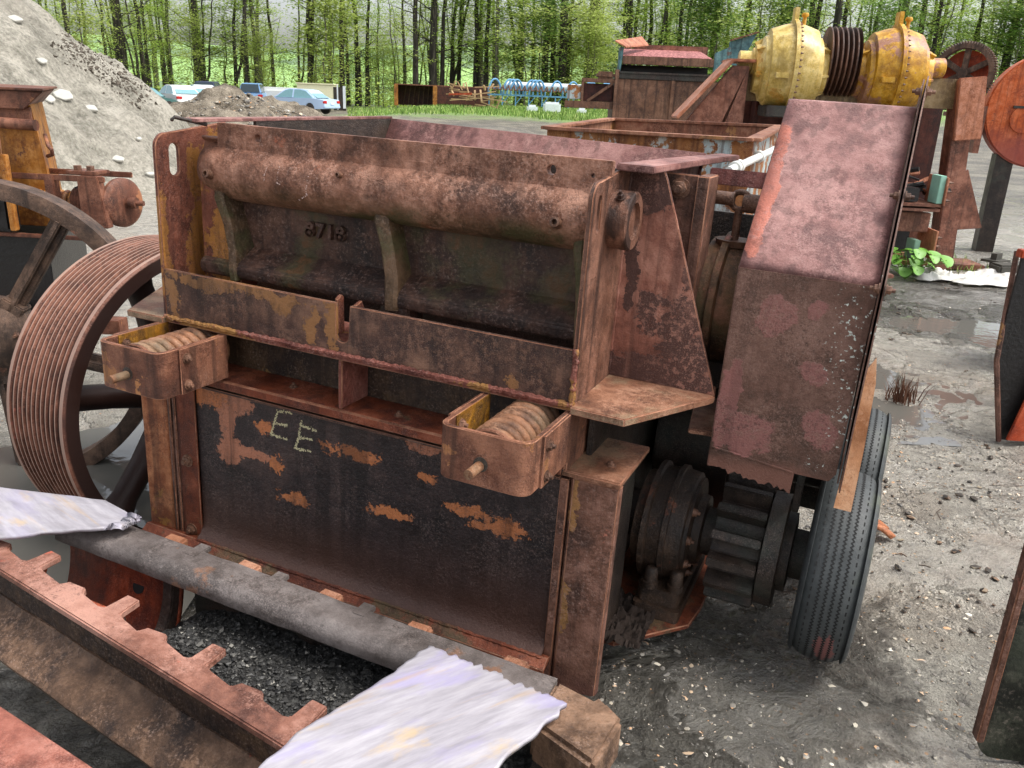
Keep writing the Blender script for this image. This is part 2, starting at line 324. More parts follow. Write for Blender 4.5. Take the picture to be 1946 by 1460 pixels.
# rubber with zigzag tread grooves
def rubber():
    n = N('tyre_rubber'); f = n.noise(30, 5); big = n.noise(5, 4)
    c = n.mix(f, rgb(38, 40, 41), rgb(80, 84, 84)); c = n.mix(n.step(big, .55, .75), c, rgb(92, 98, 84))
    c = n.mix(n.ma('MULTIPLY', n.blobs([(.575, .36, .2, .022, .12, .07), (.6, .36, .22, .015, .12, .06)], .3, 20), .55), c, rgb(150, 84, 78))
    n.put(n.b.inputs['Base Color'], c); n.b.inputs['Roughness'].default_value = .55
    n.put(n.b.inputs['Normal'], n.bump(n.noise(200, 3), .0008)); return n.m
m_tyre = rubber(); m_groove = plain('tyre_groove', (.012, .012, .012), .8)
m_edge = rust('worn_edge', rgb(120, 84, 72), rgb(160, 120, 104), rgb(186, 146, 128), seed=99, bump=.001, streak=0, stain=.3)
for m in (m_plate, m_platey, m_strip, m_post, m_lpost, m_sill, m_box, m_gus, m_basep, m_weld, m_panel): WORN[m.name] = m_edge
# ------------------------------------------------------------------ the roll crusher
crush = empty('roll_crusher', OM, RWM.to_euler(), label='rusty roll crusher with two spring boxes and chalked EE on its dark front panel', cat='crusher')
def P(mb, name, mat, bevel=.003, parent=None, **k): return mb.build(name, mat, parent or crush, bevel=bevel, **k)
def weld(pts, r=.008, seed=0):
    rnd = random.Random(seed); q = []
    for a, b in zip(pts[:-1], pts[1:]):
        a = Vector(a); b = Vector(b); n = max(2, int((b-a).length/.008))
        q += [a.lerp(b, i/n) for i in range(n)]
    q.append(Vector(pts[-1]))
    return MB().tube([p+Vector((rnd.uniform(-1, 1), rnd.uniform(-1, 1), rnd.uniform(-1, 1)))*r*.25 for p in q], [r*rnd.uniform(.75, 1.2) for _ in q], 7)
# posts
def chan(x0, x1, z0, z1, d=.13, t=.012, flip=False):
    if flip: o = rr2(x0, x1, 0, d, .014, 4, (1, 1, 0, 0)); i = rr2(x0+t, x1-t, t, d-t, .004, 2); return MB().plate(o, 2, z0, z1, [i])
    return MB().plate([(x0, .01), (x0+.01, 0), (x1-.012, 0), (x1-.003, .004), (x1, .014), (x1, .034), (x1-.01, .034), (x1-.01, t), (x0+t, t), (x0+t, d), (x0, d)], 2, z0, z1)
P(chan(-.142, 0, .0, .70), 'front_post', m_post, .002)
P(MB().box(-.172, -.146, .002, .03, .02, .69), 'post_seam_strip', m_post)
P(MB().box(-.166, .001, -.004, .29, .703, .716).plate([(-.16, .001), (.0, .001), (.0, .29), (-.16, .29)], 2, .716, .7185), 'post_cap', m_basep, .002)
hb = P(MB().hexb((-.06, .1, .718), (0, 0, 1), .011, .008), 'bolt', m_bolt, 0)
P(chan(-1.742, -1.62, .0, .72, flip=True), 'front_post', m_lpost, .002)
P(MB().box(-1.618, -1.604, .0, .03, .02, .69).box(-1.598, -1.585, .003, .03, .02, .69), 'post_seam_strip', m_post)
P(MB().box(-1.583, -1.50, .008, .016, .03, .69), 'panel_strap', m_sill, .002)
for (x, z) in ((-1.545, .395), (-1.545, .124)): P(MB().hexb((x, .008, z), (0, -1, 0), .017, .013), 'bolt', m_bolt, 0)
# panel with rolled foot
pr = [(.02, .69), (.02, .19), (.016, .15), (.002, .125), (-.02, .112), (-.02, .104), (.008, .114), (.026, .145), (.03, .19), (.03, .69)]
P(MB().plate(pr, 0, -1.50, -.172), 'front_panel', m_panel, 0)
P(MB().plate([(-.02, .112), (-.05, .09), (-.052, .02), (-.04, .02), (-.04, .082), (.02, .1)], 0, -1.735, -.15), 'sill', m_sill, .002)
P(MB().box(-1.60, -.15, -.02, .02, -.06, .018), 'sill_foot', m_sill)
P(weld([(-1.5, -.022, .11), (-.17, -.022, .11)], .006, 3), 'weld_bead', m_sill, 0)
# header channel
P(MB().box(-1.745, -.158, .14, .152, .70, .893), 'header_web', m_web)
P(MB().box(-1.60, -.158, -.010, .14, .722, .736).box(-1.60, -.165, -.016, -.010, .706, .735), 'header_flange', m_sill, .003)
P(MB().box(-1.60, -.17, -.012, .02, .690, .698), 'gasket_strip', m_strip, .001)
P(MB().box(-.906, -.892, -.004, .14, .736, .893), 'header_rib', m_weld)
P(MB().box(-.168, -.154, -.004, .2, .716, .893), 'header_end_plate', m_box); P(MB().box(-1.60, -1.586, -.004, .14, .716, .893), 'header_end_plate', m_box)
for (x, y) in ((-1.132, .07), (-.722, .05), (-.5, .05)): P(MB().hexb((x, y, .736), (0, 0, 1), .011, .008), 'bolt', m_bolt, 0)
P(MB().box(-1.60, -.155, -.006, .31, .893, .911), 'upper_base_flange', m_weld, .003)
# strip with a notch
nz = []
o = [(-1.586, .911), (-.156, .911), (-.156, 1.062), (-.868, 1.064)]
o += [(-.872, .98)]+[(-.894+.022*math.cos(a), .97+.022*math.sin(a)) for a in [-.1-i*PI/8*.95 for i in range(8)]]+[(-.916, .98), (-.918, 1.066), (-1.586, 1.07)]
st = P(MB().plate(o, 1, .0, .014), 'notched_front_strip', m_strip, .002)
P(MB().plate([(.014, .965), (.014, 1.075), (.03, 1.085), (.045, 1.08), (.05, .965)], 0, -.93, -.918), 'notch_tab', m_platey)
P(MB().plate([(.014, .99), (.014, 1.066), (.045, 1.075), (.06, 1.05), (.03, .965)], 0, -.866, -.854), 'notch_tab', m_platey)
P(weld([(-1.59, -.006, .911), (-.15, -.006, .911)], .009, 5), 'weld_bead', m_weld, 0)
P(weld([(-.158, -.003, .915), (-.16, -.003, 1.066)], .009, 6), 'weld_bead', m_weld, 0)
# upright plates with slots
def upright(x0, mat, slot):
    o = [(.0, .895), (.315, .895), (.315, 1.523), (.05, 1.492)]+[(.045+.045*math.cos(a), 1.447+.045*math.sin(a)) for a in [PI/2+.15+i*(PI/2-.15)/7 for i in range(8)]]
    return P(MB().plate(o, 0, x0, x0+.015, [slot]), 'slotted_upright_plate', mat, .003)
sl_ = [(.075+.02*math.cos(a), 1.44+.02*math.sin(a)) for a in [i*PI/8 for i in range(9)]]+[(.075+.02*math.cos(a), 1.38+.02*math.sin(a)) for a in [PI+i*PI/8 for i in range(9)]]
upright(-1.6, m_platey, sl_)
sr_ = [(.055+.014*math.cos(a), 1.445+.014*math.sin(a)) for a in [i*PI/8 for i in range(9)]]+[(.055+.014*math.cos(a), 1.375+.014*math.sin(a)) for a in [PI+i*PI/8 for i in range(9)]]
upright(-.17, m_plate, sr_)
P(MB().lathe([(0, .078), (.054, .078), (.058, .074), (.058, .05), (.046, .05), (.046, 0.001)], (-.156, .19, 1.385), (1, 0, 0), 40), 'bearing_boss', m_plate, 0)
P(MB().hexb((-.128, .14, 1.448), (0, -.5, .8), .009, .012), 'grease_fitting', m_bolt, 0)
P(weld([(-.154, .299, .93), (-.154, .299, 1.5)], .005, 9), 'weld_bead', m_gus, 0)
# the jaw casting: bulging roll cover with flange, web, ledge and ribs
fl = [(-1.46, 1.40), (-.19, 1.40), (-.156, 1.47), (-.156, 1.538), (-1.455, 1.532)]
P(MB().plate(fl, 1, .128, .156, [ring(-1.295, 1.497, .013), ring(-.322, 1.5, .014), ring(-.205, 1.497, .007, n=10)]), 'casting_flange', m_cast, .006)
prof = [(.2-.108*math.cos(t), 1.385+.098*math.sin(t)) for t in [math.radians(-80)+i/22*math.radians(140) for i in range(23)]]
prof += [(.136, 1.474), (.128, 1.482), (.13, 1.486), (.2, 1.484), (.21, 1.29)]
def barrel(x0, x1, n=44):
    mb = MB(); rows = []
    for i in range(n+1):
        x = x0+(x1-x0)*i/n; e = min(i, n-i)/n; k = 1 if e > .06 else .78+.22*math.sin(e/.06*PI/2)
        rows.append([(x, .2+(y-.2)*k, 1.385+(z-1.385)*(k if z < 1.465 else 1)) for (y, z) in prof])
    mb.grid(rows); b = [tuple(r) for r in (range(len(prof)),)]
    mb.f.append(tuple(range(len(prof)))); mb.f.append(tuple(n*len(prof)+i for i in range(len(prof)))); return mb
P(barrel(-1.535, -.172), 'cover_barrel', m_cast, 0, smooth=55, rough=.002, rsc=9)
for (x, z, r) in ((-1.46, 1.375, .014), (-.28, 1.37, .014), (-.97, 1.42, .008)):
    P(MB().lathe([(-.01, r*1.1), (.02, r), (.022, r*.55), (.005, r*.5)], (x, .092 if r > .01 else .102, z), (0, -1, .25), 14), 'pipe_stub', m_bolt, 0)
P(MB().plate([(.2, 1.30), (.2, 1.14), (.225, 1.12), (.24, 1.12), (.24, 1.30)], 0, -1.53, -.172), 'casting_web', m_castin, 0, rough=.002)
P(MB().plate([(.22, 1.15), (.19, 1.137), (.10, 1.095), (.095, 1.075), (.105, 1.05), (.13, 1.05), (.24, 1.1)], 0, -1.53, -.172), 'casting_ledge', m_castin, .006, rough=.003)
def rib(xt, xb, wt, wb):
    mb = MB(); sec = []
    for (z, yf, k) in ((1.36, .13, 0), (1.30, .112, .12), (1.22, .118, .45), (1.14, .108, .8), (1.09, .088, 1), (1.045, .092, 1)):
        x = xt+(xb-xt)*k; w = wt+(wb-wt)*k; c = w*.2
        sec.append([(x-w/2, .22, z), (x-w/2, yf+c, z), (x-w/2+c, yf, z), (x+w/2-c, yf, z), (x+w/2, yf+c, z), (x+w/2, .22, z)])
    return mb.grid(sec)
P(rib(-.85, -.79, .05, .045), 'casting_rib', m_rib, 0, rough=.003)
P(rib(-1.46, -1.385, .04, .03), 'casting_rib', m_rib, 0, rough=.003)
P(rib(-.225, -.19, .03, .03), 'casting_rib', m_rib, 0, rough=.003)
P(MB().plate([(-1.53, 1.36), (-1.47, 1.33), (-1.375, 1.05), (-1.375, .93), (-1.53, .93)], 1, .12, .2), 'casting_cheek', m_platey, .004)
P(MB().plate([(-.83, 1.06), (-.73, 1.06), (-.735, .93), (-.86, .93)], 1, .105, .2, [ring(-.79, 1.02, .016, .012, 12)]), 'casting_foot', m_castin, .006)
fc = bpy.data.curves.new('casting_number', 'FONT'); fc.body = '8718'; fc.size = .062; fc.extrude = .010; fc.bevel_depth = .001; fc.offset = .0015; fc.space_character = 1.25
fo = bpy.data.objects.new('tmp', fc); me = bpy.data.meshes.new_from_object(fo)
fn = bpy.data.objects.new('casting_number', me); C.objects.link(fn); fn.parent = crush; fn.location = (-1.165, .194, 1.21); fn.rotation_euler = (PI/2, 0, 0)
bpy.data.objects.remove(fo); me.materials.clear(); me.materials.append(m_castin)
P(MB().box(-1.58, -.172, .33, .36, .90, 1.2), 'inner_back_plate', m_dark)
# chalk marks
def grains(strokes, w, y, mat, name, dens=26000, g=.0016, seed=3, fn_=None):
    rnd = random.Random(seed); mb = MB()
    for (a, b) in strokes:
        L = math.dist(a, b); dx, dz = (b[0]-a[0])/L, (b[1]-a[1])/L
        for _ in range(int(L*w*dens)):
            t = rnd.random()*L; u = rnd.gauss(0, .4)*w*.5; x = a[0]+dx*t-dz*u; z = a[1]+dz*t+dx*u
            s1 = g*rnd.uniform(.5, 1.5); aa = rnd.random()*PI; yy = y-.0008 if fn_ is None else fn_(x, z)
            c, s = math.cos(aa)*s1, math.sin(aa)*s1
            p = [(x+c, yy, z+s), (x-s, yy, z+c), (x-c, yy, z-s), (x+s, yy, z-c)]
            mb.add(p+[(q[0], q[1]+.0007, q[2]) for q in p], [(0, 1, 2, 3), (0, 4, 5, 1), (1, 5, 6, 2), (2, 6, 7, 3), (3, 7, 4, 0)])
    return P(mb, name, mat, 0, smooth=0)
E1 = [((-1.16, .662), (-1.10, .668)), ((-1.158, .662), (-1.186, .575)), ((-1.172, .618), (-1.118, .622)), ((-1.188, .575), (-1.122, .572))]
E2 = [((-1.062, .652), (-1.074, .6)), ((-1.074, .6), (-1.09, .546)), ((-1.062, .634), (-1.004, .63)), ((-1.076, .592), (-1.02, .594)), ((-1.09, .547), (-1.026, .553))]
grains(E1, .012, .02, m_chalk, 'chalk_letter', 90000); grains(E2, .012, .02, m_chalk, 'chalk_letter', 90000, seed=5)
import math as _m
def cyf(x, z): return .2-math.sqrt(max(1e-5, .108**2*(1-((z-1.385)/.098)**2)))-.0035
grains([((-1.235, 1.425), (-1.245, 1.375)), ((-1.19, 1.425), (-1.195, 1.375)), ((-1.195, 1.375), (-1.17, 1.372)), ((-1.08, 1.41), (-1.09, 1.35)), ((-1.09, 1.35), (-1.13, 1.33))], .004, 0, m_chalkw, 'chalk_marks', 60000, .0013, 4, cyf)
# gusset, base plates
P(MB().plate([(-.155, 1.512), (-.064, 1.519), (-.05, 1.49), (.163, .912), (-.155, .912)], 1, .30, .314), 'side_gusset', m_gus, .002)
bp = [(-.156, -.022), (-.003, -.026), (.158, .28), (.164, .30), (.15, .39), (-.156, .39)]
P(MB().plate(bp, 2, .891, .9125), 'gusset_base_plate', m_basep, .003)
P(MB().plate([(-1.74-x, y) for (x, y) in bp][::-1], 2, .891, .9125), 'gusset_base_plate', m_basep, .003)
# spring boxes
def sbox(xc):
    o = rr2(-.128, .128, -.272, .03, .035, 6, (1, 1, 0, 0)); i = rr2(-.114, .114, -.258, .2, .022, 6, (1, 1, 0, 0))
    loop = [(-.128, .0)]+[p for p in o if p[1] < .02]+[(.128, .0)]; inn = [(.114, .0)]+[p for p in reversed(i) if p[1] < .1]+[(-.114, .0)]
    pts = loop+inn; t = P(MB().plate([(x+xc, y) for x, y in pts], 2, .748, .893), 'spring_box', m_box, .002)
    P(MB().box(xc+.128, xc+.137, -.2, -.0, .748, .893), 'side_strap', m_box, .002, parent=t); P(MB().box(xc-.137, xc-.1285, -.2, .0, .748, .893), 'side_strap', m_box, .002, parent=t)
    P(MB().box(xc-.1135, xc-.111, -.2, 0, .75, .892), 'inner_wear_plate', m_boxy, 0, parent=t)
    for (a, b, d) in ((.137, .86, 1), (.137, .775, 1), (-.137, .86, -1), (-.1105, .86, 1)): P(MB().hexb((xc+a, -.175, b), (d, 0, 0), .012, .01), 'bolt', m_bolt, 0, parent=t)
    P(MB().helix((xc+.005, -.232, .817), (0, 1, 0), .064, .0155, .30, 8.7, 22), 'spring', m_spring, 0, parent=t)
    P(MB().lathe([(0, .013), (.06, .013), (.066, .011), (.2, .011)], (xc-.005, -.335, .806), (0, 1, .0), 16), 'spring_rod', m_spring, 0, parent=t)
    P(MB().lathe([(0, .02), (.0015, .02)], (xc-.003, -.2735, .81), (0, 1, 0), 20), 'rod_hole', m_dark, 0, parent=t)
    P(MB().lathe([(0, .075), (.014, .075)], (xc+.01, -.25, .822), (0, 1, 0), 28), 'spring_seat', m_box, .002, parent=t)
sbox(-1.472); sbox(-.287)
# frame sides and inside
P(MB().box(-.146, -.13, .13, 1.35, .02, .888), 'frame_side', m_dark); P(MB().box(-1.74, -1.6, .155, 1.35, .02, .888), 'frame_side', m_dark)
P(MB().box(-1.6, -.15, 1.33, 1.35, .02, 1.2), 'frame_back', m_dark)
P(MB().plate([(-.0, .165), (.185, .375), (.2, .5), (.2, 1.3), (-.13, 1.3), (-.13, .165)], 2, .088, .104), 'bearing_shelf', m_sill, .003)
P(MB().box(-.05, -.038, .05, .32, .1, .702), 'inner_gusset', m_dark)

dirtm = plain('oily_dirt', rgb(44, 34, 28), .95, .006, 60, .5)
mb = MB(); rows = []
for i in range(30):
    rows.append([(-.12+.2*i/29, .14+.28*j/29, .104+.03*(noise.noise(Vector((i*.3, j*.3, 0)))+.6)+.02*noise.noise(Vector((i*.9, j*.9, 3)))) for j in range(30)])
P(mb.grid(rows), 'caked_dirt', dirtm, 0)
P(MB().box(-.13, .5, 1.36, 1.38, .15, 1.3), 'rear_light_block', m_dark); P(MB().box(-1.6, -.14, .5, .52, .88, 1.15), 'house_light_block', m_dark); P(MB().box(-.13, .17, .75, 1.35, .80, .82), 'deck_plate', m_dark)  # rear and roll house plates are added to block light from behind
P(MB().lathe([(0, .3), (.28, .3)], (-.1, 1.1, .5), (1, 0, 0), 48), 'rear_roll_hub', m_dark, .01)
# lower bearing
bc = (0, .57, .35)
bear = P(MB().lathe([(-.06, .10), (-.05, .16), (-.02, .165), (-.015, .2), (.0, .2), (.005, .185), (.05, .19), (.052, .2), (.068, .2), (.07, .19), (.115, .185), (.12, .17), (.13, .17), (.135, .12), (.16, .115), (.165, .07), (.2, .07)], bc, (1, 0, 0), 56), 'bearing_housing', m_bear, 0)
P(MB().plate(rr2(-.005, .15, .35, .79, .02, 4), 2, .104, .145).plate(rr2(.0, .14, .37, .77, .03, 4), 2, .145, .2), 'bearing_foot', m_bear, .008, parent=bear)
for (x, y) in ((.04, .385), (.12, .4)):
    P(MB().lathe([(0, .028), (.02, .028), (.022, .022), (.06, .022), (.068, .016), (.07, .013)], (x, y, .2), (0, 0, 1), 14), 'anchor_bolt', m_bear, 0, parent=bear)
for k in range(7):
    a = PI*.75+k*PI/5; P(MB().hexb((.13, .57+.15*math.cos(a), .35+.15*math.sin(a)), (1, 0, 0), .012, .012), 'cover_bolt', m_bolt, 0, parent=bear)
# gear
T = 14; gp = []
for k in range(T):
    a = 2*PI*k/T
    for (da, r) in ((-.15, .145), (-.11, .15), (-.075, .208), (.055, .208), (.075, .15), (.14, .145)): gp.append((.57+r*math.cos(a+da), .35+r*math.sin(a+da)))
P(MB().plate(gp, 0, .205, .355), 'pinion_gear', m_dark, .003)
P(MB().lathe([(.357, .175), (.36, .185), (.41, .185), (.414, .175), (.414, .1)], bc, (1, 0, 0), 48).lathe([(.414, .13), (.44, .13), (.444, .1)], bc, (1, 0, 0), 32), 'gear_shroud', m_dark, 0)
P(MB().cyl((-.5, .57, .35), (.66, .57, .35), .08, seg=32), 'drive_shaft', m_dark, 0)
P(MB().box(.415, .437, .55, .58, .5, .8), 'hanger_bar', m_dark)
# tyres
def tyre(xc, c, r=.3, w=.17, nm='tyre'):
    pf = []; h = w/2
    def rad(u):
        base = r-.02*(abs(u)**3.2); return base
    us = []; G = [-.74, -.44, -.15, .14, .43, .72]
    outl = [(-h*.86, r*.60), (-h*.98, r*.72), (-h*1.04, r*.83), (-h*1.0, r*.92), (-h*.93, r*.965), (-h*.86, r-.006)]
    top = []
    for i in range(41):
        u = -1+2*i/40; top.append((u*h*.84, rad(u)))
    pf = outl+top+[(-a, b) for a, b in reversed(outl)]
    t = P(MB().lathe(pf, (xc, c[0], c[1]), (1, 0, 0), 96), nm, m_tyre, 0, smooth=50)
    g = MB(); 
    for gi, u in enumerate(G):
        n = 150; x0 = xc+u*h*.84; zz = gi not in (0, 5)
        vs = []; fs = []
        for i in range(n*2):
            a = PI*i/n; off = (.0034 if i % 2 else -.0034) if zz else 0; wd = .0030 if zz else .0020; rr = rad(u)+.0009
            for s_ in (-1, 1): vs.append((x0+off+s_*wd, c[0]+rr*math.cos(a), c[1]+rr*math.sin(a)))
        for i in range(n*2):
            if not zz and i % 4 > 1: continue
            j = (i+1) % (n*2); fs.append((i*2, i*2+1, j*2+1, j*2))
        g.add(vs, fs)
    P(g, 'tread_groove', m_groove, 0, parent=t, smooth=0)
    P(MB().lathe([(-.05, .0), (-.05, .09), (-.04, .17), (-.06, .185), (-.055, .2), (.055, .2), (.06, .185), (.04, .17), (.05, .09), (.05, 0)], (xc, c[0], c[1]), (1, 0, 0), 48), 'rim', m_dark, 0, parent=t)
    return t
tyre(.572, (.57, .35)); tyre(.585, (1.16, .39), .29)
P(MB().cyl((.15, 1.16, .39), (.66, 1.16, .39), .05, seg=24), 'drive_shaft', m_dark, 0)
# sheave at the left
sh = empty('sheave', (-1.95, .55, .372)); sh.parent = crush
ax = Vector((math.cos(-.112)*math.cos(.045), math.sin(-.112)*math.cos(.045), math.sin(.045))); sh.rotation_euler = ax.to_track_quat('X', 'Z').to_euler()
pf = []; W, RO = .36, .652; ng = 11
pf.append((0, RO-.062)); pf.append((0, RO-.010)); pf.append((-.006, RO)); x = -.022; pf.append((x, RO))
gw = (W-.044)/ng
for k in range(ng):
    x = -.022-k*gw; pf += [(x-gw*.07, RO), (x-gw*.36, RO-.026), (x-gw*.64, RO-.026), (x-gw*.93, RO)]
pf += [(-W+.022, RO), (-W+.008, RO), (-W, RO-.012), (-W, RO-.062), (-W*.7, RO-.05), (-W*.3, RO-.05)]
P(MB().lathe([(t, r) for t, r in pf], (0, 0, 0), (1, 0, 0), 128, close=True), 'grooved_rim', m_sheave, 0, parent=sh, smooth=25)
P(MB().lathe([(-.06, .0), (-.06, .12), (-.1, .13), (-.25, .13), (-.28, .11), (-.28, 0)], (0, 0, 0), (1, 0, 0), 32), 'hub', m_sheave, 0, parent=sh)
for k in range(6):
    a = k*PI/3+.32; q = Matrix.Rotation(a, 3, 'X'); pts = [q @ Vector((-.17, 0, r)) for r in (.1, .2, .35, .48, RO-.075)]
    s = MB(); n = 14; vs = []; fs = []
    for (r, wx, wy) in ((.1, .085, .075), (.2, .07, .06), (.35, .058, .05), (.5, .055, .05), (.56, .07, .062), (.585, .09, .085)):
        for i in range(n): vs.append(q @ Vector((-.17+wx*math.cos(2*PI*i/n), wy*math.sin(2*PI*i/n), r)))
    for j in range(5):
        for i in range(n): fs.append((j*n+i, j*n+(i+1) % n, (j+1)*n+(i+1) % n, (j+1)*n+i))
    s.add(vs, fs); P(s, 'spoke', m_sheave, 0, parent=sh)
P(MB().cyl((-2.3, .55, .372), (-1.5, .57, .37), .06, seg=24), 'sheave_shaft', m_dark, 0)
# upper idler bearing beside the guard
ub = P(MB().lathe([(0, .17), (.012, .2), (.05, .205), (.055, .225), (.075, .225), (.08, .205), (.13, .2), (.15, .16), (.16, .08)], (.02, .66, 1.1), (1, 0, 0), 56), 'upper_bearing', rust('rust_upper_bearing', rgb(74, 56, 42), rgb(112, 88, 68), rgb(150, 108, 92), seed=31, patch=rgb(180, 110, 96), pthr=.56, moss=(rgb(86, 84, 54), .5)), 0)
P(MB().cyl((-.12, .66, 1.12), (.03, .66, 1.12), .06, seg=24), 'bearing_shaft', m_dark, 0, parent=ub)
P(MB().cyl((.1, .62, 1.3), (.1, .62, 1.4), .012).lathe([(0, .05), (.02, .058), (.02, .04)], (.1, .62, 1.29), (0, 0, 1), 16)
  .tube([(.1+.026*math.cos(t), .62, 1.425+.026*math.sin(t)) for t in [i*2*PI/20-PI/2 for i in range(21)]], .009), 'eye_bolt', m_bolt, 0, parent=ub)
P(MB().cyl((-.01, .6, 1.43), (.085, .6, 1.43), .02).cyl((-.06, .6, 1.43), (-.01, .6, 1.43), .026, seg=6).cyl((.11, .62, 1.42), (.2, .62, 1.42), .028), 'tension_rod', m_bolt, 0)
P(MB().plate(rr2(.06, .3, .5, .8, .02), 2, .87, .95), 'bearing_pedestal', m_bear)
P(MB().plate([(.1, .32), (.2, .34), (.2, .7), (.06, .6)], 2, .775, .79), 'splash_plate', m_basep)
# rear corner post, plate with bolts
P(MB().box(.005, .04, .42, .55, .95, 1.50).box(-.1, .005, .44, .455, 1.12, 1.50), 'rear_corner_post', m_post)
for z in (1.46, 1.33): P(MB().hexb((-.045, .44, z), (0, -1, 0), .022 if z > 1.4 else .015, .02), 'bolt', m_bolt, 0)
# hopper
hp = empty('hopper', (0, 0, 0)); hp.parent = crush
P(MB().plate([(.32, 1.2), (.32, 1.535), (1.16, 1.54), (1.02, 1.2)], 0, -1.475, -1.463), 'hopper_side', m_dark, 0, parent=hp)
P(MB().plate([(.46, 1.2), (.46, 1.50), (.92, 1.505), (.85, 1.2)], 0, -.10, -.088), 'hopper_side', m_hop, 0, parent=hp)
P(MB().add([(-1.463, 1.16, 1.542), (-.08, .90, 1.536), (-.08, .70, 1.25), (-1.463, .98, 1.25), (-1.463, 1.175, 1.542), (-.08, .915, 1.536), (-.08, .715, 1.25), (-1.463, .995, 1.25)],
           [(0, 1, 2, 3), (4, 7, 6, 5), (0, 4, 5, 1), (1, 5, 6, 2), (2, 6, 7, 3), (3, 7, 4, 0)]), 'hopper_back', m_hop, .002, parent=hp)
P(MB().box(-1.475, -.16, .375, .39, 1.1, 1.5), 'hopper_front', m_dark, parent=hp)
P(MB().add([(-1.53, .05, 1.532), (-1.46, .05, 1.532), (-1.463, 1.17, 1.54), (-1.50, 1.17, 1.54), (-1.53, .05, 1.542), (-1.46, .05, 1.542), (-1.463, 1.17, 1.55), (-1.50, 1.17, 1.55)], [(3, 2, 1, 0), (4, 5, 6, 7), (0, 1, 5, 4), (1, 2, 6, 5), (2, 3, 7, 6), (3, 0, 4, 7)]), 'left_rim_strip', m_hop, .002, parent=hp)
P(MB().tube([(-1.53, .02, 1.535), (-1.5, -.0, 1.545), (-1.47, .1, 1.525)], .006), 'bent_tongue', m_dark, 0, parent=hp)
P(MB().plate([(-.165, .19), (-.062, .185), (-.02, .9), (.0, 1.1), (-.07, 1.1), (-.13, .6)], 2, 1.512, 1.53), 'cap_plate', m_hop, .003, parent=hp)
P(MB().box(.012, .30, .545, .555, 1.472, 1.518), 'tie_bar', rust('rust_tie_bar', rgb(96, 56, 54), rgb(132, 84, 82), rgb(150, 104, 100), seed=33))
# guard
go = [(.30, .70), (.30, 1.285), (.76, 1.722), (1.2, 1.722), (1.2, 1.0), (.72, .70)]
g_ = P(MB().box(.1765, .5165, .3, .303, .0, .01), 'guard_marker', None, 0); bpy.data.objects.remove(g_)
rnd = random.Random(5); jag = [(.174, .655)]
for i in range(26): jag.append((.174+(.411-.174)*(i+1)/27, .655-.0*i+.008*rnd.uniform(-1, 1)-.028*(i/26)*0))
low = [(.176, 1.285), (.176, .70)]+[(x, z+.045-.02*((x-.17)/.24)) for x, z in jag]+[(.411, .672), (.413, .735), (.505, .735), (.52, .70+.06), (.524, 1.285)]
gd = P(MB().plate(low, 1, .297, .305), 'guard_front', m_glo, .001)
P(weld([(.178, .296, .762), (.41, .296, .738)], .0035, 8), 'weld_bead', m_glo, 0, parent=gd)
gu = MB(); n = 10; rows = []
for i in range(n+1):
    x = .174+(.524-.174)*i/n; r_ = []
    for (y, z) in ((.299, 1.284), (.31, 1.305), (.4, 1.385), (.6, 1.575), (.74, 1.708), (.75, 1.72), (.77, 1.724)):
        r_.append((x, y-.012*math.sin(PI*i/n)*((z-1.284)/.4), z))
    rows.append(r_)
gu.grid(rows); P(gu, 'guard_slope', m_gup, 0, parent=gd, solid=.006, smooth=60)
P(MB().plate(go, 0, .172, .1755), 'guard_side', m_glo, 0, parent=gd)
def off(d): return [(y-d, z+d*.35) for (y, z) in go]
P(MB().plate([(.285, .74), (.278, 1.0), (.262, 1.285), (.285, 1.315), (.74, 1.765), (.8, 1.80), (1.2, 1.75), (1.2, 1.0), (.72, .74)], 0, .5265, .5305).plate([(.27, .72), (.268, 1.0), (.25, 1.285), (.275, 1.32), (.73, 1.78), (.8, 1.81), (1.2, 1.76), (1.2, 1.0), (.72, .72)], 0, .536, .540), 'guard_side_cover', m_glo, 0, parent=gd)
P(MB().box(.176, .524, .77, 1.2, 1.715, 1.722), 'guard_top', m_gup, parent=gd)
P(MB().add([(.532, .30, .66), (.578, .31, .655), (.575, .31, .85), (.568, .31, 1.03), (.556, .31, 1.10), (.541, .3, 1.07), (.532, .306, .66), (.578, .316, .655), (.575, .316, .85), (.568, .316, 1.03), (.556, .316, 1.1), (.541, .306, 1.07)],
           [(0, 1, 2, 3, 4, 5), (11, 10, 9, 8, 7, 6)]+[(i, (i+1) % 6, (i+1) % 6+6, i+6) for i in range(6)]), 'cover_lip', m_lip, 0, parent=gd)
for (y, z) in ((.25, 1.29), (.46, 1.5), (.73, 1.765)):
    P(MB().hexb((.5265, y, z), (-1, 0, 0), .011, .012), 'bolt', m_bolt, 0, parent=gd); P(MB().hexb((.541, y, z), (1, 0, 0), .011, .012), 'bolt', m_bolt, 0, parent=gd)
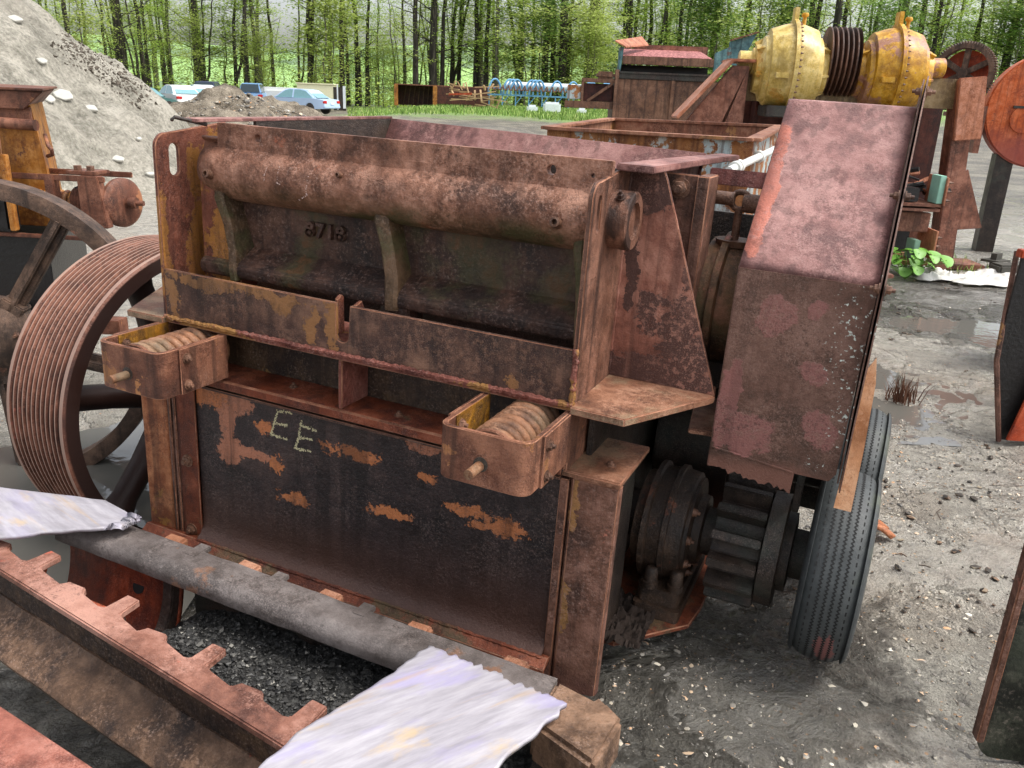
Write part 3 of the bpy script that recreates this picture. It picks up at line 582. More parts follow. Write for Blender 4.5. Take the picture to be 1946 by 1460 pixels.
# ------------------------------------------------------------------ the toothed casting in the foreground (machine-aligned frame)
m_grey = rust('worn_grey_steel', rgb(82, 76, 74), rgb(104, 98, 98), rgb(126, 120, 120), seed=40, bump=.0012, rough=(.3, .6), patch=rgb(132, 98, 78), pthr=.57, psc=3, streak=0)
m_tooth = rust('salmon_toothed_rail', rgb(96, 66, 60), rgb(142, 104, 94), rgb(178, 140, 130), seed=41, bump=.001, streak=0, patch=rgb(186, 96, 74), pthr=.6, psc=4, blobs=[(-1.2, -.66, .28, 1.5, .04, .04)], bcol=rgb(70, 54, 46))
m_tooth2 = rust('brown_rail_foot', rgb(58, 44, 38), rgb(98, 78, 66), rgb(142, 116, 100), seed=42, bump=.0025, fine=80, streak=0, patch=rgb(178, 84, 62), pthr=.6, psc=3)
m_weba = rust('dark_rail_web', rgb(40, 33, 31), rgb(60, 48, 44), rgb(88, 70, 56), seed=43, bump=.003, fine=70, streak=0)
m_redi = rust('red_inner_shell', rgb(96, 46, 36), rgb(132, 66, 50), rgb(160, 88, 68), seed=44, bump=.0015)
m_pink = rust('pink_beam_top', rgb(124, 80, 74), rgb(154, 104, 95), rgb(180, 130, 120), seed=45, bump=.0012, streak=0, patch=rgb(140, 96, 78), pthr=.64, psc=4)
m_tabo = rust('orange_lug', rgb(130, 92, 76), rgb(156, 114, 96), rgb(176, 136, 118), seed=46, bump=.001, streak=0)
tc_ = empty('toothed_casting', OM, RWM.to_euler(), label='open cast shell with toothed salmon rail and grey rail, filled with black dirt', cat='casting')
def Q(mb, name, mat, bevel=.003, parent=None, **k): return mb.build(name, mat, parent or tc_, bevel=bevel, **k)
# rear rail: rounded bar with a flat top
rsec = [(-.355, .35), (-.43, .352), (-.445, .348), (-.462, .335), (-.47, .318), (-.468, .295), (-.45, .28), (-.37, .28), (-.355, .30)]
rows = []
for i in range(60):
    x = -1.62+1.62*i/59; dy = -.02*(x+1.6)/1.6; w = 1+.02*noise.noise(Vector((x*5, 0, 0)))
    rows.append([(x, y+dy, .3+(z-.3)*w) for y, z in rsec+rsec[:1]])
mb = MB().grid(rows); k = len(rsec)+1; mb.f += [tuple(range(k-1)), tuple(59*k+i for i in range(k-1))]
Q(mb, 'rear_rail', m_grey, 0, rough=.002, rsc=14)
Q(MB().add(*(lambda p: ([(x, y, z) for z in (.24, .352) for (x, y) in p], [(0, 1, 2, 3, 4, 5), (6, 7, 8, 9, 10, 11)]+[(i, (i+1) % 6, (i+1) % 6+6, i+6) for i in range(6)]))([(0, -.375), (.1, -.405), (.12, -.385), (.185, -.43), (.17, -.60), (0, -.54)])), 'end_block', m_tooth2, .012, rough=.003, rsc=20)
for x in (-1.262, -.976, -.688, -.401, -.12): Q(MB().box(x-.035, x+.035, -.4, -.315-.02*(x+1.3), .30, .345), 'orange_lug', m_tabo, .008, rough=.002, rsc=20)
for x in (-1.148, -.857, -.563): Q(MB().box(x-.02, x+.02, -.4, -.325-.02*(x+1.3), .335, .352), 'thin_lug', m_grey, .003)
# front rail
def fy(x): return -.665-.14*(x+1.29)
o = [(-1.95, fy(-1.95)-.08)]; o += [(.1, fy(.1)-.08)]; back = [(.1, fy(.1))]
for x in (-.452, -.615, -.787, -.957, -1.122, -1.29, -1.478, -1.65, -1.82):
    y = fy(x)
    if abs(x+.452) < .01 or abs(x+.787) < .01 or abs(x+1.122) < .01 or abs(x+1.478) < .01 or abs(x+1.82) < .01:
        back += [(x+.05, y-.016), (x+.028, y-.006), (x+.026, y+.064), (x-.02, y+.066), (x-.028, y-.002), (x-.045, y-.006)]
    else: back += [(x+.045, y-.01), (x+.03, y+.012), (x-.03, y+.012), (x-.045, y-.01)]
back.append((-1.95, fy(-1.95)))
Q(MB().plate(o+back, 2, .328, .35), 'front_rail', m_tooth, .004, rough=.003, rsc=10)
for x in (-.452, -.787, -1.122, -1.478): Q(MB().plate([(fy(x)-.01, .328), (fy(x)+.05, .328), (fy(x)-.02, .18), (fy(x)-.05, .18)], 0, x-.02, x-.006), 'lug_web', m_redi, .002)
def sweep(sec, x0=-1.95, x1=.1, n=40):
    rows = [[(x0+(x1-x0)*i/n, y+fy(x0+(x1-x0)*i/n), z) for y, z in sec+sec[:1]] for i in range(n+1)]; mb = MB().grid(rows); k = len(sec)+1
    mb.f += [tuple(range(k-1)), tuple(n*k+i for i in range(k-1))]; return mb
Q(sweep([(-.025, .327), (-.045, .327), (-.045, .22), (-.025, .20)]), 'rail_web', m_weba, 0, rough=.002)
Q(sweep([(-.02, .22), (-.05, .222), (-.065, .205), (-.15, .175), (-.165, .16), (-.16, .145), (-.02, .17)]), 'rail_foot', m_tooth2, 0, rough=.003, rsc=7)
# shell under the rails with curved end rib
sh_ = []
for i in range(25):
    t = PI+PI*i/24; sh_.append((-.53+.13*math.cos(t)*.95, .30+.27*math.sin(t)))
Q(MB().grid([[(x, y, z) for y, z in sh_] for x in (-1.62, -1.4, -1.165)]), 'shell_end', m_redi, 0, solid=.012)
Q(MB().box(-1.16, 0, -.375, -.365, .0, .30), 'rear_skirt', m_dark, 0)
rb = MB(); ou = [(-.53+.125*math.cos(t), .30+.262*math.sin(t)) for t in [PI+PI*i/24 for i in range(25)]]; inn = [(-.53+.085*math.cos(t), .30+.19*math.sin(t)) for t in [2*PI-PI*i/24 for i in range(25)]]
Q(rb.plate(ou+inn, 0, -1.21, -1.17), 'end_rib', m_weba, .004)
Q(MB().lathe([(0, .022), (.004, .022)], (-1.33, -.425, .2), (0, -1, .4), 20), 'bolt_hole', m_groove, 0)
soil = N('black_granular_dirt'); h1 = soil.noise(90, 5, .75); h2 = soil.noise(14, 8, .7)
soil.put(soil.b.inputs['Base Color'], soil.mix(soil.step(soil.noise(70, 4, .7), .4, .7), rgb(30, 29, 28), rgb(92, 91, 88))); soil.b.inputs['Roughness'].default_value = .55
soil.put(soil.b.inputs['Normal'], soil.bump(soil.ma('ADD', h1, soil.ma('MULTIPLY', h2, 1.2)), .012)); m_soil = soil.m
rows = []
for i in range(150):
    x = -1.165+1.165*i/149; r = []
    for j in range(40):
        y = fy(x)-.02+(-.37-fy(x)+.02)*j/39; z = .195+.04*noise.noise(Vector((x*3, y*5, 1)))+.018*noise.noise(Vector((x*17, y*17, 2)))+.010*noise.noise(Vector((x*50, y*50, 4)))-.04*max(0, (-1.05-x)/.12)
        r.append((x, y, z))
    rows.append(r)
d = MB().grid(rows).build('dirt_fill', m_soil, None); d.location = OM; d.rotation_euler = RWM.to_euler(); tag(d, 'black crumbly dirt lying between the grey rail and the toothed salmon rail', 'dirt', kind='stuff')
# pink beam at the corner
pk = empty('pink_steel_beam', OM, RWM.to_euler(), label='pink red painted steel beam with flat top, cut by the lower left corner', cat='beam')
a0 = [(-1.25, -1.035), (-.55, -1.10), (-.55, -1.55), (-1.25, -1.55)]
MB().plate(a0, 2, .30, .35).build('beam_top', m_pink, pk, bevel=.01, rough=.002)
MB().plate([(x, y-.012) for x, y in a0], 2, .02, .299).build('beam_web', m_weba, pk, bevel=.004)
# pale split boards
def wood(nm, seed, purple, gr_=0.):
    n = N(nm); n.v = n.map(rot=(0, 0, gr_)); v = n.map((5, 30, 20), loc=(seed, seed, 0)); g = n.noise(1, 8, .66, v); g2 = n.noise(3, 5, .6, n.map((1, 12, 4), loc=(seed*2, 0, 0))); b = n.noise(4.5, 5, .6, n.map((1, 3, 1), loc=(seed, 3, 0)))
    c = n.ramp(g, [(.2, rgb(120, 116, 120)), (.5, rgb(158, 154, 160)), (.8, rgb(190, 186, 190))])
    c = n.mix(n.ma('MULTIPLY', n.step(b, .48, .66), purple), c, rgb(150, 142, 180)); c = n.mix(n.ma('MULTIPLY', n.step(g2, .58, .74), .45), c, rgb(176, 146, 102))
    c = n.mix(n.ma('MULTIPLY', n.step(n.noise(5, 6, .6, n.map((1, 2, 1), loc=(7+seed, 1, 0))), .6, .72), .5), c, rgb(196, 166, 108))
    n.put(n.b.inputs['Base Color'], c); n.b.inputs['Roughness'].default_value = .38
    n.put(n.b.inputs['Normal'], n.bump(g, .0012)); return n.m
def board(name, outline, top, mat, label, th=.03, thick_edge=None):
    """outline in local metres along (u,v); placed by matrix top"""
    bm = bmesh.new(); n = 46; us = [p[0] for p in outline]; vs_ = [p[1] for p in outline]
    f = bm.faces.new([bm.verts.new((p[0], p[1], 0)) for p in outline]); 
    r = bmesh.ops.extrude_face_region(bm, geom=[f]); bmesh.ops.translate(bm, vec=(0, 0, -th), verts=[v for v in r['geom'] if isinstance(v, bmesh.types.BMVert)])
    bmesh.ops.recalc_face_normals(bm, faces=bm.faces); me = bpy.data.meshes.new(name); bm.to_mesh(me); bm.free()
    o = bpy.data.objects.new(name, me); C.objects.link(o); me.materials.append(mat); o.matrix_world = top
    b = o.modifiers.new('b', 'BEVEL'); b.width = .004; b.segments = 2
    tag(o, label, 'board'); return o
def frame_on(p0, p1, up):
    x = (p1-p0).normalized(); z = Vector(up); z = (z-x*z.dot(x)).normalized(); y = z.cross(x)
    m = Matrix((x, y, z)).transposed().to_4x4(); m.translation = p0; return m
def mpt(x, y, z): return OM+RWM @ Vector((x, y, z))
def jag_edge(a, b, n, amp, seed):
    r = random.Random(seed); return [(a[0]+(b[0]-a[0])*i/n+(r.uniform(-amp, amp) if 0 < i < n else 0), a[1]+(b[1]-a[1])*i/n+(r.uniform(-amp, amp) if 0 < i < n else 0)) for i in range(n+1)]
def mat_m(z, tx=0., ty=0.):
    return Matrix.Translation(mpt(0, 0, z)) @ RWM.to_4x4() @ Matrix.Rotation(tx, 4, 'X') @ Matrix.Rotation(ty, 4, 'Y')
def slab(name, left, right, z0, drop, mat, label, th, seed, cu=1.):
    """torn slab: left and right outlines from the far end to the near end; drapes a little"""
    r = random.Random(seed); n = 46; m = 60; rows = []
    def ip(p, t):
        t *= len(p)-1; i = min(int(t), len(p)-2); f = t-i; return p[i][0]*(1-f)+p[i+1][0]*f, p[i][1]*(1-f)+p[i+1][1]*f
    jag = [.016*noise.noise(Vector((i*.45, seed, 1)))+r.uniform(-.003, .003) for i in range(m+1)]; ja = [.006*noise.noise(Vector((i*.4, seed, 5))) for i in range(n+1)]; jb = [.014*noise.noise(Vector((i*.17, seed, 8))) for i in range(n+1)]
    for i in range(n+1):
        t = i/n; a = ip(left, t); b = ip(right, t); row = []
        for j in range(m+1):
            u = j/m; x = a[0]*(1-u)+b[0]*u+(ja[i] if j < 2 else jb[i] if j > m-2 else 0); y = a[1]*(1-u)+b[1]*u
            k = max(0, 1-i/5); y += k*(jag[j]+.012*noise.noise(Vector((u*9, seed, 0)))); z = z0+.005*noise.noise(Vector((u*3*cu, t*2.2, seed)))+.0008*noise.noise(Vector((u*14*cu, t*3, seed+3)))-drop*max(0, t-.62)**2+.008*max(0, abs(u-.5)-.42)*noise.noise(Vector((t*9, seed, 2)))*4
            row.append((x, y, z))
        rows.append(row)
    o = MB().grid(rows).build(name, mat, None, 0, smooth=60, solid=th, loc=OM); o.rotation_euler = RWM.to_euler(); return tag(o, label, 'board')
slab('split_board', [(-.315, -.455), (-.34, -.60), (-.41, -.84), (-.44, -1.10)], [(.062, -.485), (.045, -.56), (.0, -.72), (-.10, -1.10)], .384, .25, wood('pale_purple_wood', 2, .6, -1.0), 'pale torn wooden slab with purple and yellow tints lying across the front rails', .012, 3)
slab('split_board', [(-1.37, -.37), (-1.55, -.335), (-1.75, -.40), (-2.3, -.55)], [(-1.375, -.415), (-1.49, -.52), (-1.62, -.64), (-2.1, -.85)], .392, .1, wood('pale_white_wood', 9, .25, .25), 'whitish splintered wooden slab resting on the left end of the grey rail', .012, 5)
# ------------------------------------------------------------------ machine at the far left: orange crusher, spring rack, spoked flywheel
m_or = rust('orange_paint_rust', rgb(140, 88, 56), rgb(178, 124, 78), rgb(196, 148, 100), seed=50, bump=.001, patch=rgb(104, 60, 46), pthr=.58, psc=6, streak=.3)
m_br = rust('brown_frame_rust', rgb(80, 52, 44), rgb(112, 74, 62), rgb(146, 104, 88), seed=51, bump=.0015, patch=rgb(176, 116, 76), pthr=.62, psc=5)
m_fly = rust('dark_flywheel', rgb(56, 44, 39), rgb(84, 68, 60), rgb(118, 96, 84), seed=52, bump=.0015, patch=rgb(140, 92, 72), pthr=.62)
m_black = plain('black_grease', rgb(30, 28, 28), .35, .006, 40, .4)
lm = empty('orange_crusher', (-3.05, 4.55, 0), math.radians(-4), label='orange crusher with spring rods and dark flywheel, at the left edge before the sand', cat='crusher')
def LL(mb, name, mat, bevel=.004, parent=None, **k): return mb.build(name, mat, parent or lm, bevel=bevel, **k)
# local: x right, y away, z up ; origin on the ground
def L_(px, py, Y):
    p = at(px, py, Y); q = lm.matrix_world.inverted() @ p; return q
bpy.context.view_layer.update()
fr3 = lambda a, b, y0, y1, k: (lambda n: MB().add([(x, y0, z) for x, z in a]+[(x, y1, z) for x, z in b], [tuple(range(n)), tuple(range(n, 2*n))]+[(i, (i+1) % n, (i+1) % n+n, i+n) for i in range(n)]))(len(a))
LL(fr3([(-.7, .90), (.54, .90), (.51, 1.25), (.475, 1.53), (-.7, 1.53)], [(-.7, .90), (.12, .90), (.09, 1.25), (.06, 1.53), (-.7, 1.53)], .05, .8, 0), 'body', m_or)
LL(fr3([(-.7, 1.51), (.47, 1.51), (.585, 1.60), (-.7, 1.60)], [(-.7, 1.51), (.02, 1.51), (.12, 1.60), (-.7, 1.60)], .0, .85, 0), 'hopper_collar', m_br)
LL(fr3([(-.7, 1.602), (.60, 1.602), (.60, 1.615), (-.7, 1.615)], [(-.7, 1.602), (.12, 1.602), (.12, 1.615), (-.7, 1.615)], -.02, .88, 0), 'top_plate', m_br); LL(MB().box(-.7, .48, .03, .05, 1.42, 1.52), 'rust_band', m_br)
LL(MB().cyl((-.7, -.04, 1.44), (.40, -.04, 1.44), .019).cyl((.36, -.04, 1.44), (.55, -.04, 1.435), .028), 'cross_tube', m_br, 0)
LL(MB().tube([(.50, .1, 1.38), (.54, .05, 1.33), (.565, .04, 1.31), (.56, .05, 1.285), (.5, .1, 1.27)], .010), 'bent_rod', m_br, 0)
LL(MB().tube([(.33, -.02, 1.42), (.335, -.03, 1.35), (.33, -.03, 1.28)], .002), 'wire', m_lip, 0)
LL(MB().box(.28, .40, -.12, -.11, 1.17, 1.29).box(.39, .42, -.14, -.1, .90, 1.29), 'bracket', m_or)
LL(MB().cyl((-.3, -.16, 1.225), (.3, -.16, 1.225), .018).lathe([(0, .036), (.04, .036)], (.29, -.16, 1.225), (1, 0, 0), 6), 'rod_with_nut', m_br, .003)
LL(MB().box(-.7, .90, -.08, -.06, 1.165, 1.195).box(-.7, .90, .20, .22, 1.165, 1.195), 'rack_rail', m_br)
LL(MB().plate([(.76, .93), (.90, .93), (.87, 1.195), (.76, 1.195)], 1, -.09, -.03), 'rack_end', m_br); LL(MB().box(.58, .63, -.09, -.03, 1.02, 1.19), 'rack_stay', m_br)
LL(MB().box(.68, .84, -.05, .1, 1.196, 1.215), 'cap', m_br); LL(MB().lathe([(0, .022), (.025, .022)], (.72, 0, 1.215), (0, 0, 1), 6), 'bolt', m_bolt, 0); LL(MB().lathe([(0, .022), (.025, .022)], (.79, 0, 1.215), (0, 0, 1), 6), 'bolt', m_bolt, 0)
LL(MB().helix((.42, .06, 1.03), (1, 0, 0), .058, .014, .26, 7.3, 18), 'spring', m_or, 0)
LL(MB().helix((.66, .06, 1.045), (1, 0, 0), .065, .012, .12, 7, 18), 'spring', m_br, 0); LL(MB().lathe([(0, .06), (.02, .085), (.1, .08), (.12, .05)], (.655, .1, 1.06), (1, 0, 0), 24), 'torn_boot', m_black, 0, rough=.02, rsc=30)
LL(MB().cyl((.4, .06, 1.04), (1.03, .06, 1.05), .014).cyl((.95, .06, 1.05), (.99, .06, 1.05), .03, seg=12), 'tension_rod', m_br, 0)
LL(MB().lathe([(0, .12), (.01, .13), (.03, .13), (.045, .11), (.045, 0)], (.895, .06, 1.05), (1, -.35, 0), 40), 'end_disc', m_br, 0)
LL(MB().box(-.7, .93, -.12, -.09, .865, .885), 'lower_rail', m_br); LL(fr3([(-.7, 0), (.55, 0), (.55, .86), (-.7, .86)], [(-.7, 0), (.1, 0), (.1, .86), (-.7, .86)], -.08, 1.0, 0), 'base', m_black)
LL(MB().box(-.7, .38, -.12, -.02, .89, 1.15), 'bearing_block', m_black, .015); LL(MB().lathe([(0, .07), (.02, .07), (.025, .05), (.04, .05)], (.26, -.12, 1.02), (0, -1, 0), 32), 'bearing_cap', m_black, 0)
LL(MB().box(-.7, .4, -.2, -.1, .2, .5).box(.2, .9, -.1, .0, .35, .43), 'base_beam', m_br)
# flywheel nearer to the camera, spoked; its plane faces us
fw = empty('flywheel', (0, 0, 0)); fw.parent = lm; fw.location = (.80, -.92, .56); fw.rotation_euler = (0, 0, math.radians(10)); fw.scale = (.735, .735, .735)
LL(MB().lathe([(-.05, .86), (-.055, .93), (-.05, .955), (.09, .955), (.1, .93), (.09, .86)], (0, 0, 0), (0, 1, 0), 96, close=True), 'flywheel_rim', m_fly, 0, parent=fw)
LL(MB().lathe([(-.12, 0), (-.12, .08), (-.1, .15), (-.04, .26), (.06, .26), (.08, .15), (.08, 0)], (0, 0, 0), (0, 1, 0), 40), 'flywheel_hub', m_fly, 0, parent=fw)
for k in range(5):
    a = math.radians(57+72*k); q = Matrix.Rotation(-a, 4, 'Y')
    LL(MB().box(.2, .875, -.012, .03, -.055, .055, M=q).box(.2, .875, -.06, .06, -.018, .018, M=q).box(.2, .28, -.06, .06, -.07, .07, M=q), 'flywheel_spoke', m_fly, .008, parent=fw)
for k in range(6):
    a = k*PI/3+.3; LL(MB().hexb((.17*math.cos(a), -.07, .17*math.sin(a)), (0, -1, 0), .02, .03), 'hub_bolt', m_bolt, 0, parent=fw)
# ------------------------------------------------------------------ right edge things
m_orb = rust('orange_bin_paint', rgb(140, 66, 48), rgb(180, 86, 64), rgb(194, 106, 84), seed=60, bump=.0008, patch=rgb(110, 60, 48), pthr=.63, psc=5, streak=.2)
m_dk2 = rust('dark_mottled_plate', rgb(30, 32, 28), rgb(52, 54, 48), rgb(96, 98, 88), seed=61, bump=.002, fine=40, streak=.3, moss=(rgb(60, 66, 52), .5))
ob = empty('orange_bin', (2.67, 4.25, 0), math.radians(-4), label='upright black lined steel bin with orange front, cut by the right edge', cat='bin')
MB().plate([(0, 0), (-.11, .455), (-.10, 1.02), (1.6, 1.02), (1.6, 0)], 1, .02, .035).build('back_lining', m_black, ob, bevel=.002)
MB().tube([(0, 0, 0), (-.112, .0, .455), (-.09, .1, 1.02)], .014, 6).build('edge_rim', m_post, ob, 0)
MB().add([(.02, -.02, .02), (.11, -.02, .50), (1.6, -.02, .50), (1.6, -.02, .02), (.02, -.04, .02), (.11, -.04, .50), (1.6, -.04, .50), (1.6, -.04, .02)], [(0, 1, 2, 3), (7, 6, 5, 4), (0, 4, 5, 1), (1, 5, 6, 2), (2, 6, 7, 3), (3, 7, 4, 0)]).build('front_wall', m_orb, ob, bevel=.004)
MB().box(-.115, 1.6, .0, .06, 1.0, 1.04).build('top_rim', m_orb, ob, bevel=.004); MB().box(.3, 1.6, .6, .62, 0, 1.0).build('back_wall', m_dk2, ob)
cp_ = empty('dark_steel_chute', (1.335, 1.88, 0), math.radians(-8), label='dark mottled steel chute with rust brown edge at the lower right corner', cat='chute')
MB().plate(rr2(.0, 1.6, .0, .80, .05, 4, (1, 0, 0, 0)), 1, .0, .014).build('chute_back', m_dk2, cp_, bevel=.001)
MB().box(-.016, .004, -.02, .02, .06, .80).build('chute_edge', m_post, cp_, bevel=.004)
MB().plate([(.095, .0), (.12, .0), (.115, .42), (.105, .47), (.085, .44)], 1, -.16, -.13).build('pink_bracket', m_pink, cp_, bevel=.004)
MB().box(.1, 1.6, -.15, -.1, .0, .30).build('chute_foot', m_weba, cp_, bevel=.004)
bs = MB().box(-.02, .02, -.3, .3, .0, .62).box(-.1, .1, -.3, .3, .62, .65).build('grey_upright', plain('blue_grey_paint', rgb(62, 70, 80), .5), None, bevel=.005); bs.location = (3.62, 5.75, 0); bs.rotation_euler.z = -.5
tag(bs, 'dark blue grey steel upright standing at the right edge above the orange bin', 'post')
# ------------------------------------------------------------------ yellow twin gearbox machine
m_yg = rust('pale_yellow_gearbox', rgb(206, 178, 116), rgb(226, 202, 142), rgb(236, 218, 168), seed=70, bump=.0008, patch=rgb(212, 158, 62), pthr=.62, psc=2, streak=.12, rough=(.3, .5), fine=60)
m_yg2 = rust('rusty_yellow_gearbox', rgb(190, 140, 66), rgb(214, 168, 86), rgb(226, 188, 116), seed=71, bump=.001, patch=rgb(176, 124, 104), pthr=.55, psc=2.2, streak=.2, rough=(.35, .6), fine=60)
m_fr = rust('brown_big_frame', rgb(96, 62, 52), rgb(128, 88, 76), rgb(160, 118, 104), seed=72, bump=.001, streak=.3)
m_fr2 = rust('salmon_frame_edge', rgb(156, 100, 80), rgb(188, 132, 110), rgb(204, 152, 134), seed=73, bump=.001, streak=.2)
m_fin = rust('dark_red_frame_inside', rgb(50, 26, 22), rgb(74, 38, 32), rgb(96, 54, 46), seed=74, bump=.001)
BG = empty('gearbox_machine', (3.3, 9.6, 0), math.radians(-3), label='huge brown steel frame carrying the drives, with slanting salmon edged legs and timber cribbing', cat='machine')
def B(mb, name, mat, bevel=.008, parent=None, **k): return mb.build(name, mat, parent or BG, bevel=bevel, **k)
# left slanting leg (I beam side) : px (1290..1380, 125..215)
B(MB().plate([(-1.75, .0), (-1.62, .0), (-1.55, 1.47), (-1.12, 2.04), (-.95, 2.04), (-.95, .0)], 1, -.3, -.2), 'left_cheek', m_fr)
B(MB().bar((-1.68, -.33, 1.50), (-1.17, -.33, 2.08), .5, .03, up=(-.7, 0, .6)), 'left_edge_flange', m_fr2)
B(MB().bar((-1.17, -.1, 2.09), (-.86, -.1, 2.09), .5, .03), 'top_flange', m_fr2)
B(MB().box(-1.1, 1.35, -.15, -.1, 1.70, 2.0), 'cross_plate', rust('grey_green_plate', rgb(104, 84, 66), rgb(136, 118, 92), rgb(158, 142, 118), seed=75, bump=.001), .004)
B(MB().box(-1.1, 1.36, .35, .4, .7, 1.98), 'back_plate', m_fin); B(MB().box(-.2, -.14, -.1, .4, .8, 1.9).box(-.75, -.71, .1, .4, .8, 1.7), 'divider', m_fin)
B(MB().box(-1.1, 1.4, -.1, .4, .62, .70), 'floor_beam', m_fin)
B(MB().bar((1.47, -.1, .0), (1.33, -.1, 2.0), .2, .22, up=(0, 1, 0)), 'right_leg', m_fr)
B(MB().bar((1.40, -.28, 1.40), (1.33, -.28, 2.02), .06, .27, up=(1, 0, 0)), 'right_leg_cap', m_fr2)
B(MB().plate([(1.46, .44), (1.80, .48), (1.52, 1.10), (1.46, 1.02)], 1, -.2, -.17), 'triangular_prop', m_fr); B(MB().box(1.5, 1.95, -.15, .3, .0, .06), 'foot_plate', m_fr)
for i, z in enumerate((.74, .69)): B(MB().box(.35, 1.08, -.75+i*.01, -.1, z, z+.03), 'shelf_plate', m_fr, .003)
B(MB().box(.35, 1.06, -.6, -.5, .46, .66), 'skirt_plate', m_fr); B(MB().box(.2, 1.12, .0, .05, .1, .64), 'bay_back', m_black); B(MB().box(1.2, 1.34, .3, .34, .1, .7), 'rear_leg', m_fr)
B(MB().box(.35, 1.04, -.8, -.2, .14, .18), 'bottom_board', rust('plywood', rgb(150, 120, 90), rgb(184, 150, 116), rgb(200, 172, 140), seed=76), .003)
for (a, b) in ((.76, 1.04), (.2, .5)):
    B(MB().box(1.08, 1.10, -.78, -.3, a, b), 'end_bracket', m_fr2, .002)
    for k in range(3): B(MB().hexb((1.10, -.74, a+.05+k*.09), (1, 0, 0), .016, .03), 'bolt', m_bolt, 0)
rnd = random.Random(11)
sc = empty('scrap_tray', (3.85, 8.95, .78), label='blackened battery sized box and junk lying on the shelf of the big brown frame', cat='scrap')
MB().box(-.12, .27, -.1, .15, .0, .14).build('black_box', m_black, sc, bevel=.008); MB().box(-.05, .1, -.105, -.1, .08, .12).build('red_mark', m_orb, sc)
for k in range(16):
    p = Vector((rnd.uniform(-.2, .55), rnd.uniform(.1, .5), rnd.uniform(.03, .25)))
    MB().tube([p, p+Vector((rnd.uniform(.1, .25), rnd.uniform(-.1, .1), rnd.uniform(-.03, .05))), p+Vector((rnd.uniform(.25, .4), rnd.uniform(-.1, .1), rnd.uniform(-.05, .08)))], rnd.uniform(.01, .03), 7).build('scrap_strip', m_black if k % 3 else m_fr2, sc, 0)
gp_ = MB().box(-.03, .03, -.1, .1, 0, .28).build('pale_green_panel', plain('pale_green_paint', rgb(150, 196, 176), .5), None, bevel=.004); gp_.location = (4.31, 8.9, .775); tag(gp_, 'pale green slab standing upright at the end of the scrap shelf', 'panel')
gp2 = MB().box(-.03, .03, -.1, .1, 0, .2).build('pale_green_panel', plain('pale_green_paint_b', rgb(128, 160, 140), .5), None, bevel=.004); gp2.location = (4.2, 8.95, .185); tag(gp2, 'small grey green slab in the dark bay below the scrap shelf', 'panel')
def gearbox(x, mat, label, lx):
    g = empty('yellow_gearbox', (x, 9.45, 2.04), math.radians(-7), label=label, cat='gearbox'); g.scale = (.94, .94, .94)
    def G(mb, n, bevel=0, m=None, **k): return mb.build(n, m or mat, g, bevel=bevel, **k)
    W_ = .27
    G(MB().lathe([(-W_, .2), (-W_, .30), (-W_+.02, .40), (-.1, .45), (-.03, .46), (.03, .46), (.1, .45), (W_-.02, .40), (W_, .30), (W_, .2)], (0, 0, 0), (1, 0, 0), 44), 'casing', smooth=35)
    G(MB().lathe([(-.022, .44), (-.022, .505), (.022, .505), (.022, .44)], (0, 0, 0), (1, 0, 0), 60, close=True), 'seam_flange')
    G(MB().box(-.025, .025, -.08, .08, .46, .62), 'lifting_fin', .006)
    for s in (-1, 1):
        G(MB().lathe([(0, .36), (.06, .34), (.09, .26), (.14, .25), (.15, .2)], (s*W_*.9, 0, -.02), (s, 0, 0), 36), 'end_bell')
        for k in range(6):
            a = k*PI/3+.3; G(MB().bar((s*(W_-.02), .27*math.cos(a), .27*math.sin(a)), (s*(W_+.1), .21*math.cos(a), .21*math.sin(a)), .025, .12, up=(0, math.cos(a), math.sin(a))), 'gusset_rib', .003)
    s = lx; G(MB().lathe([(0, .14), (.05, .14), (.06, .105), (.19, .105), (.2, .09)], (s*(W_+.09), 0, .06), (s, 0, 0), 28), 'shaft_cover')
    G(MB().cyl((-s*(W_+.1), 0, 0), (-s*(W_+.28), 0, 0), .09), 'input_shaft', m=m_dark)
    for k in range(22):
        a = PI*.15+k*PI*1.6/22; c_, s_ = math.cos(a+PI*.5), math.sin(a+PI*.5)
        if k % 1 == 0: G(MB().hexb((.022, -.48*math.sin(a*.62), .48*math.cos(a*.62)), (1, 0, 0), .012, .018), 'flange_bolt', m=m_bolt)
    G(MB().cyl((.1, 0, .44), (.1, 0, .53), .02).lathe([(0, .01), (.01, .035), (.03, .04), (.05, .03), (.055, 0)], (.1, 0, .52), (0, 0, 1), 16), 'breather_cap', m=m_yg2)
    G(MB().box(-.2, -.06, -.47, -.40, -.12, -.06), 'pad', .006); G(MB().box(-.24, .24, -.38, .38, -.52, -.40), 'foot', .01, m=m_dark)
    return g
gearbox(2.77, m_yg, 'pale yellow round gearbox with flanged seam, left of the black pulley', -1)
gearbox(3.84, m_yg2, 'rust patched orange yellow gearbox, right of the black pulley', 1)
pf = [(-.17, .12)]
for k in range(6): pf += [(-.165+k*.05, .34), (-.152+k*.05, .34), (-.14+k*.05, .27), (-.13+k*.05, .27)]
pf += [(.135, .34), (.15, .12)]
pl = MB().lathe(pf, (0, 0, 0), (1, -.12, 0), 60).build('grooved_pulley', rust('dark_pulley', rgb(50, 36, 30), rgb(84, 60, 50), rgb(116, 84, 70), seed=77), None, 0, smooth=25); pl.location = (3.30, 9.45, 2.12)
tag(pl, 'dark rusty many grooved pulley wheel between the two yellow gearboxes', 'pulley')
gw_ = empty('gear_wheel', (5.02, 10.3, 2.09), (0, 0, math.radians(-38)), label='large rusty spoked gear wheel with toothed rim behind the yellow gearboxes', cat='gear wheel')
gp = []
